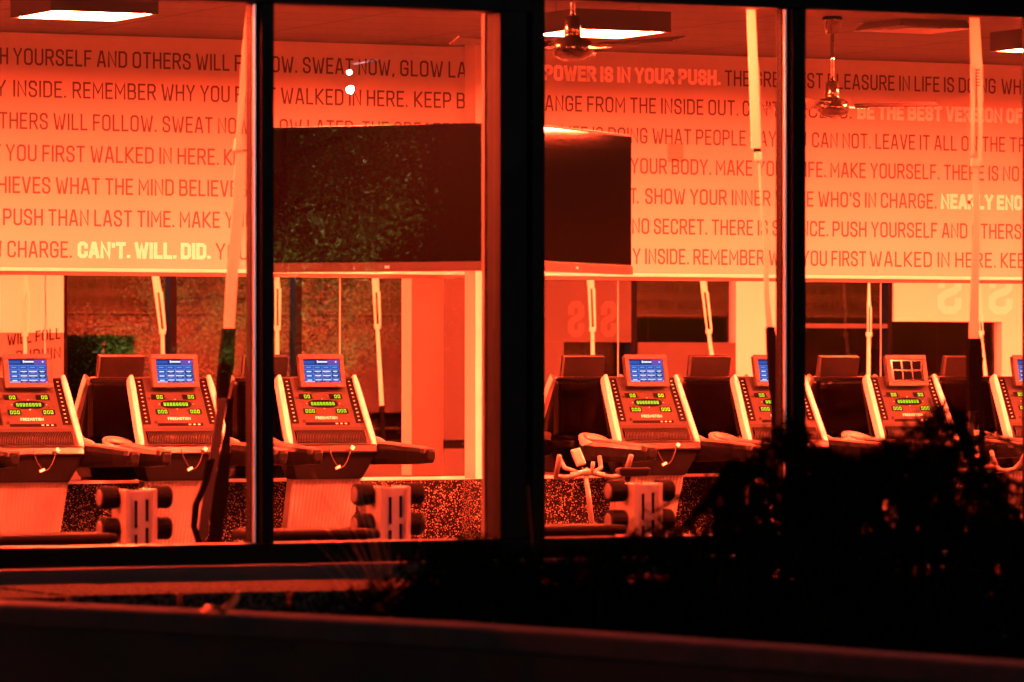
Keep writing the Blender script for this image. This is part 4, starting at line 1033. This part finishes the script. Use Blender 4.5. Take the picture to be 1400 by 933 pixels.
# trees and the street lamp behind the photographer's right; they show as reflections
def tree(loc, h, cr, seed, label, nleaf=13000):
    rn = random.Random(seed); t = empty("tree", loc, label, "tree", "trees across the forecourt")
    tr, lf = MB(), MB()
    tr.tube([(0, 0, 0), (.05, .03, h * .3), (-.03, .02, h * .55), (.02, 0, h * .85)], [.13, .10, .07, .02], 9)
    tips = []
    for k in range(16):
        a = rn.random() * 6.283; f = rn.uniform(.42, .82); b = Vector((.02, .02, h * f))
        e = b + Vector((math.cos(a) * cr * rn.uniform(.5, 1), math.sin(a) * cr * rn.uniform(.5, 1), rn.uniform(-.1, .35) * h * .6))
        tr.tube([b, b.lerp(e, .5) + Vector((0, 0, .12)), e], [.045, .025, .008], 6); tips += [b.lerp(e, q) for q in (.45, .7, .9, 1.0)]
    for k in range(nleaf):
        c = rn.choice(tips) + Vector((rn.gauss(0, .20), rn.gauss(0, .20), rn.gauss(0, .18)))
        d = Vector((rn.gauss(0, 1), rn.gauss(0, 1), rn.gauss(-.3, .8))).normalized(); s_ = d.cross(Vector((rn.gauss(0, 1), rn.gauss(0, 1), rn.gauss(0, 1)))).normalized()
        l = rn.uniform(.035, .065)
        lf.add([tuple(c), tuple(c + d * l * .5 + s_ * l * .28), tuple(c + d * l), tuple(c + d * l * .5 - s_ * l * .28)], [(0, 1, 2, 3)])
    tr.build("trunk", M_BARK, t, smooth=True); lf.build("crown", M_LEAF, t)
    return t
tree((17.9, -3.5, -.9), 5.6, 1.5, 21, "leafy tree right of the lamp, reflected on the dark television")
tree((26.3, -1.6, -.9), 5.0, 1.6, 22, "leafy tree nearer the window, reflected in the left mirrors", 6000)
tree((28.9, -2.0, -.9), 5.0, 1.4, 23, "leafy tree further right, reflected beside the first mullion", 6000)
lx_, ly_, lz_ = 16.3, 2.0, Z_at(482, 116, 2 * YG - 2.0)
lx_ = tx(482) * (2 * YG - 2.0)
lp = empty("street_lamp", (lx_, ly_, -.9), "black garden lamp with a bare white bulb reflected as a sparkle in the glass", "street lamp")
g = MB(); g.tube([(1.25, .3, 0), (1.25, .3, .3), (1.25, .3, lz_ + .9)], [.09, .05, .04], 12); g.tube([(1.25, .3, lz_ + .9), (1.15, .28, lz_ + 1.12), (.4, .1, lz_ + 1.16), (0, 0, lz_ + 1.08)], .018, 8); g.build("pole", M_POLE, lp)
for dx, dz in ((-.03, .10),):
    g = MB(); n = 12; r_ = .022
    g.lathe([(max(.001, r_ * math.sin(math.pi * q / 8)), -r_ * math.cos(math.pi * q / 8)) for q in range(9)], 16, 0, (dx, .0, lz_ + .9 + dz)); g.build("bulb", M_BULB, lp, smooth=True)
ld = bpy.data.lights.new("street_lamp_light", 'POINT'); ld.energy = LAMP_W; ld.color = (1.0, .92, .97); ld.shadow_soft_size = .03
lo = bpy.data.objects.new("street_lamp_light", ld); COL.objects.link(lo); lo.location = (lx_, ly_ - .02, lz_ + .05)
lo.parent = lp; lo.location = (0, -.05, lz_ + .86)

# unseen uplights, added to brighten the tree crowns in the reflections
def uplight(x, y, target, watts, label):
    t = empty("added_uplight", (x, y, -.9), label, "added light", "added uplights at the trees")
    d = (Vector(target) - Vector((x, y, -.75))).normalized(); q = d.to_track_quat('Z', 'Y').to_matrix().to_4x4()
    g = MB(); g.M = Matrix.Translation((0, 0, .15)) @ q; g.lathe([(.04, -.1), (.06, -.08), (.06, .05), (.052, .05), (.052, .02)], 16); g.build("housing", M_POLE, t)
    g = MB(); g.M = Matrix.Translation((0, 0, .15)) @ q; g.lathe([(.001, .021), (.05, .022), (.05, .024), (.001, .025)], 16); g.build("lens", emat("added_uplight_lens", (1, .95, .8), 8), t)
    g = MB(); g.tube([(0, 0, 0), (0, 0, .1)], .012, 8); g.build("spike", M_POLE, t)
    l = bpy.data.lights.new("added_uplight_beam", 'SPOT'); l.energy = watts; l.spot_size = R(44); l.spot_blend = .6; l.color = (1, .82, .38); l.shadow_soft_size = .05
    o = bpy.data.objects.new("added_uplight_beam", l); COL.objects.link(o); o.parent = t; o.location = Vector((0, 0, .15)) + d * .08
    o.rotation_euler = (-d).to_track_quat('Z', 'Y').to_euler()
uplight(17.1, -.9, (17.9, -3.5, 3.3), 6500, "black uplight added to brighten the tree right of the lamp")
uplight(25.4, .9, (26.3, -1.6, 2.6), 1500, "black uplight added to brighten the tree nearer the window")
uplight(28.2, .5, (28.9, -2.0, 2.8), 1500, "black uplight added to brighten the tree further right")
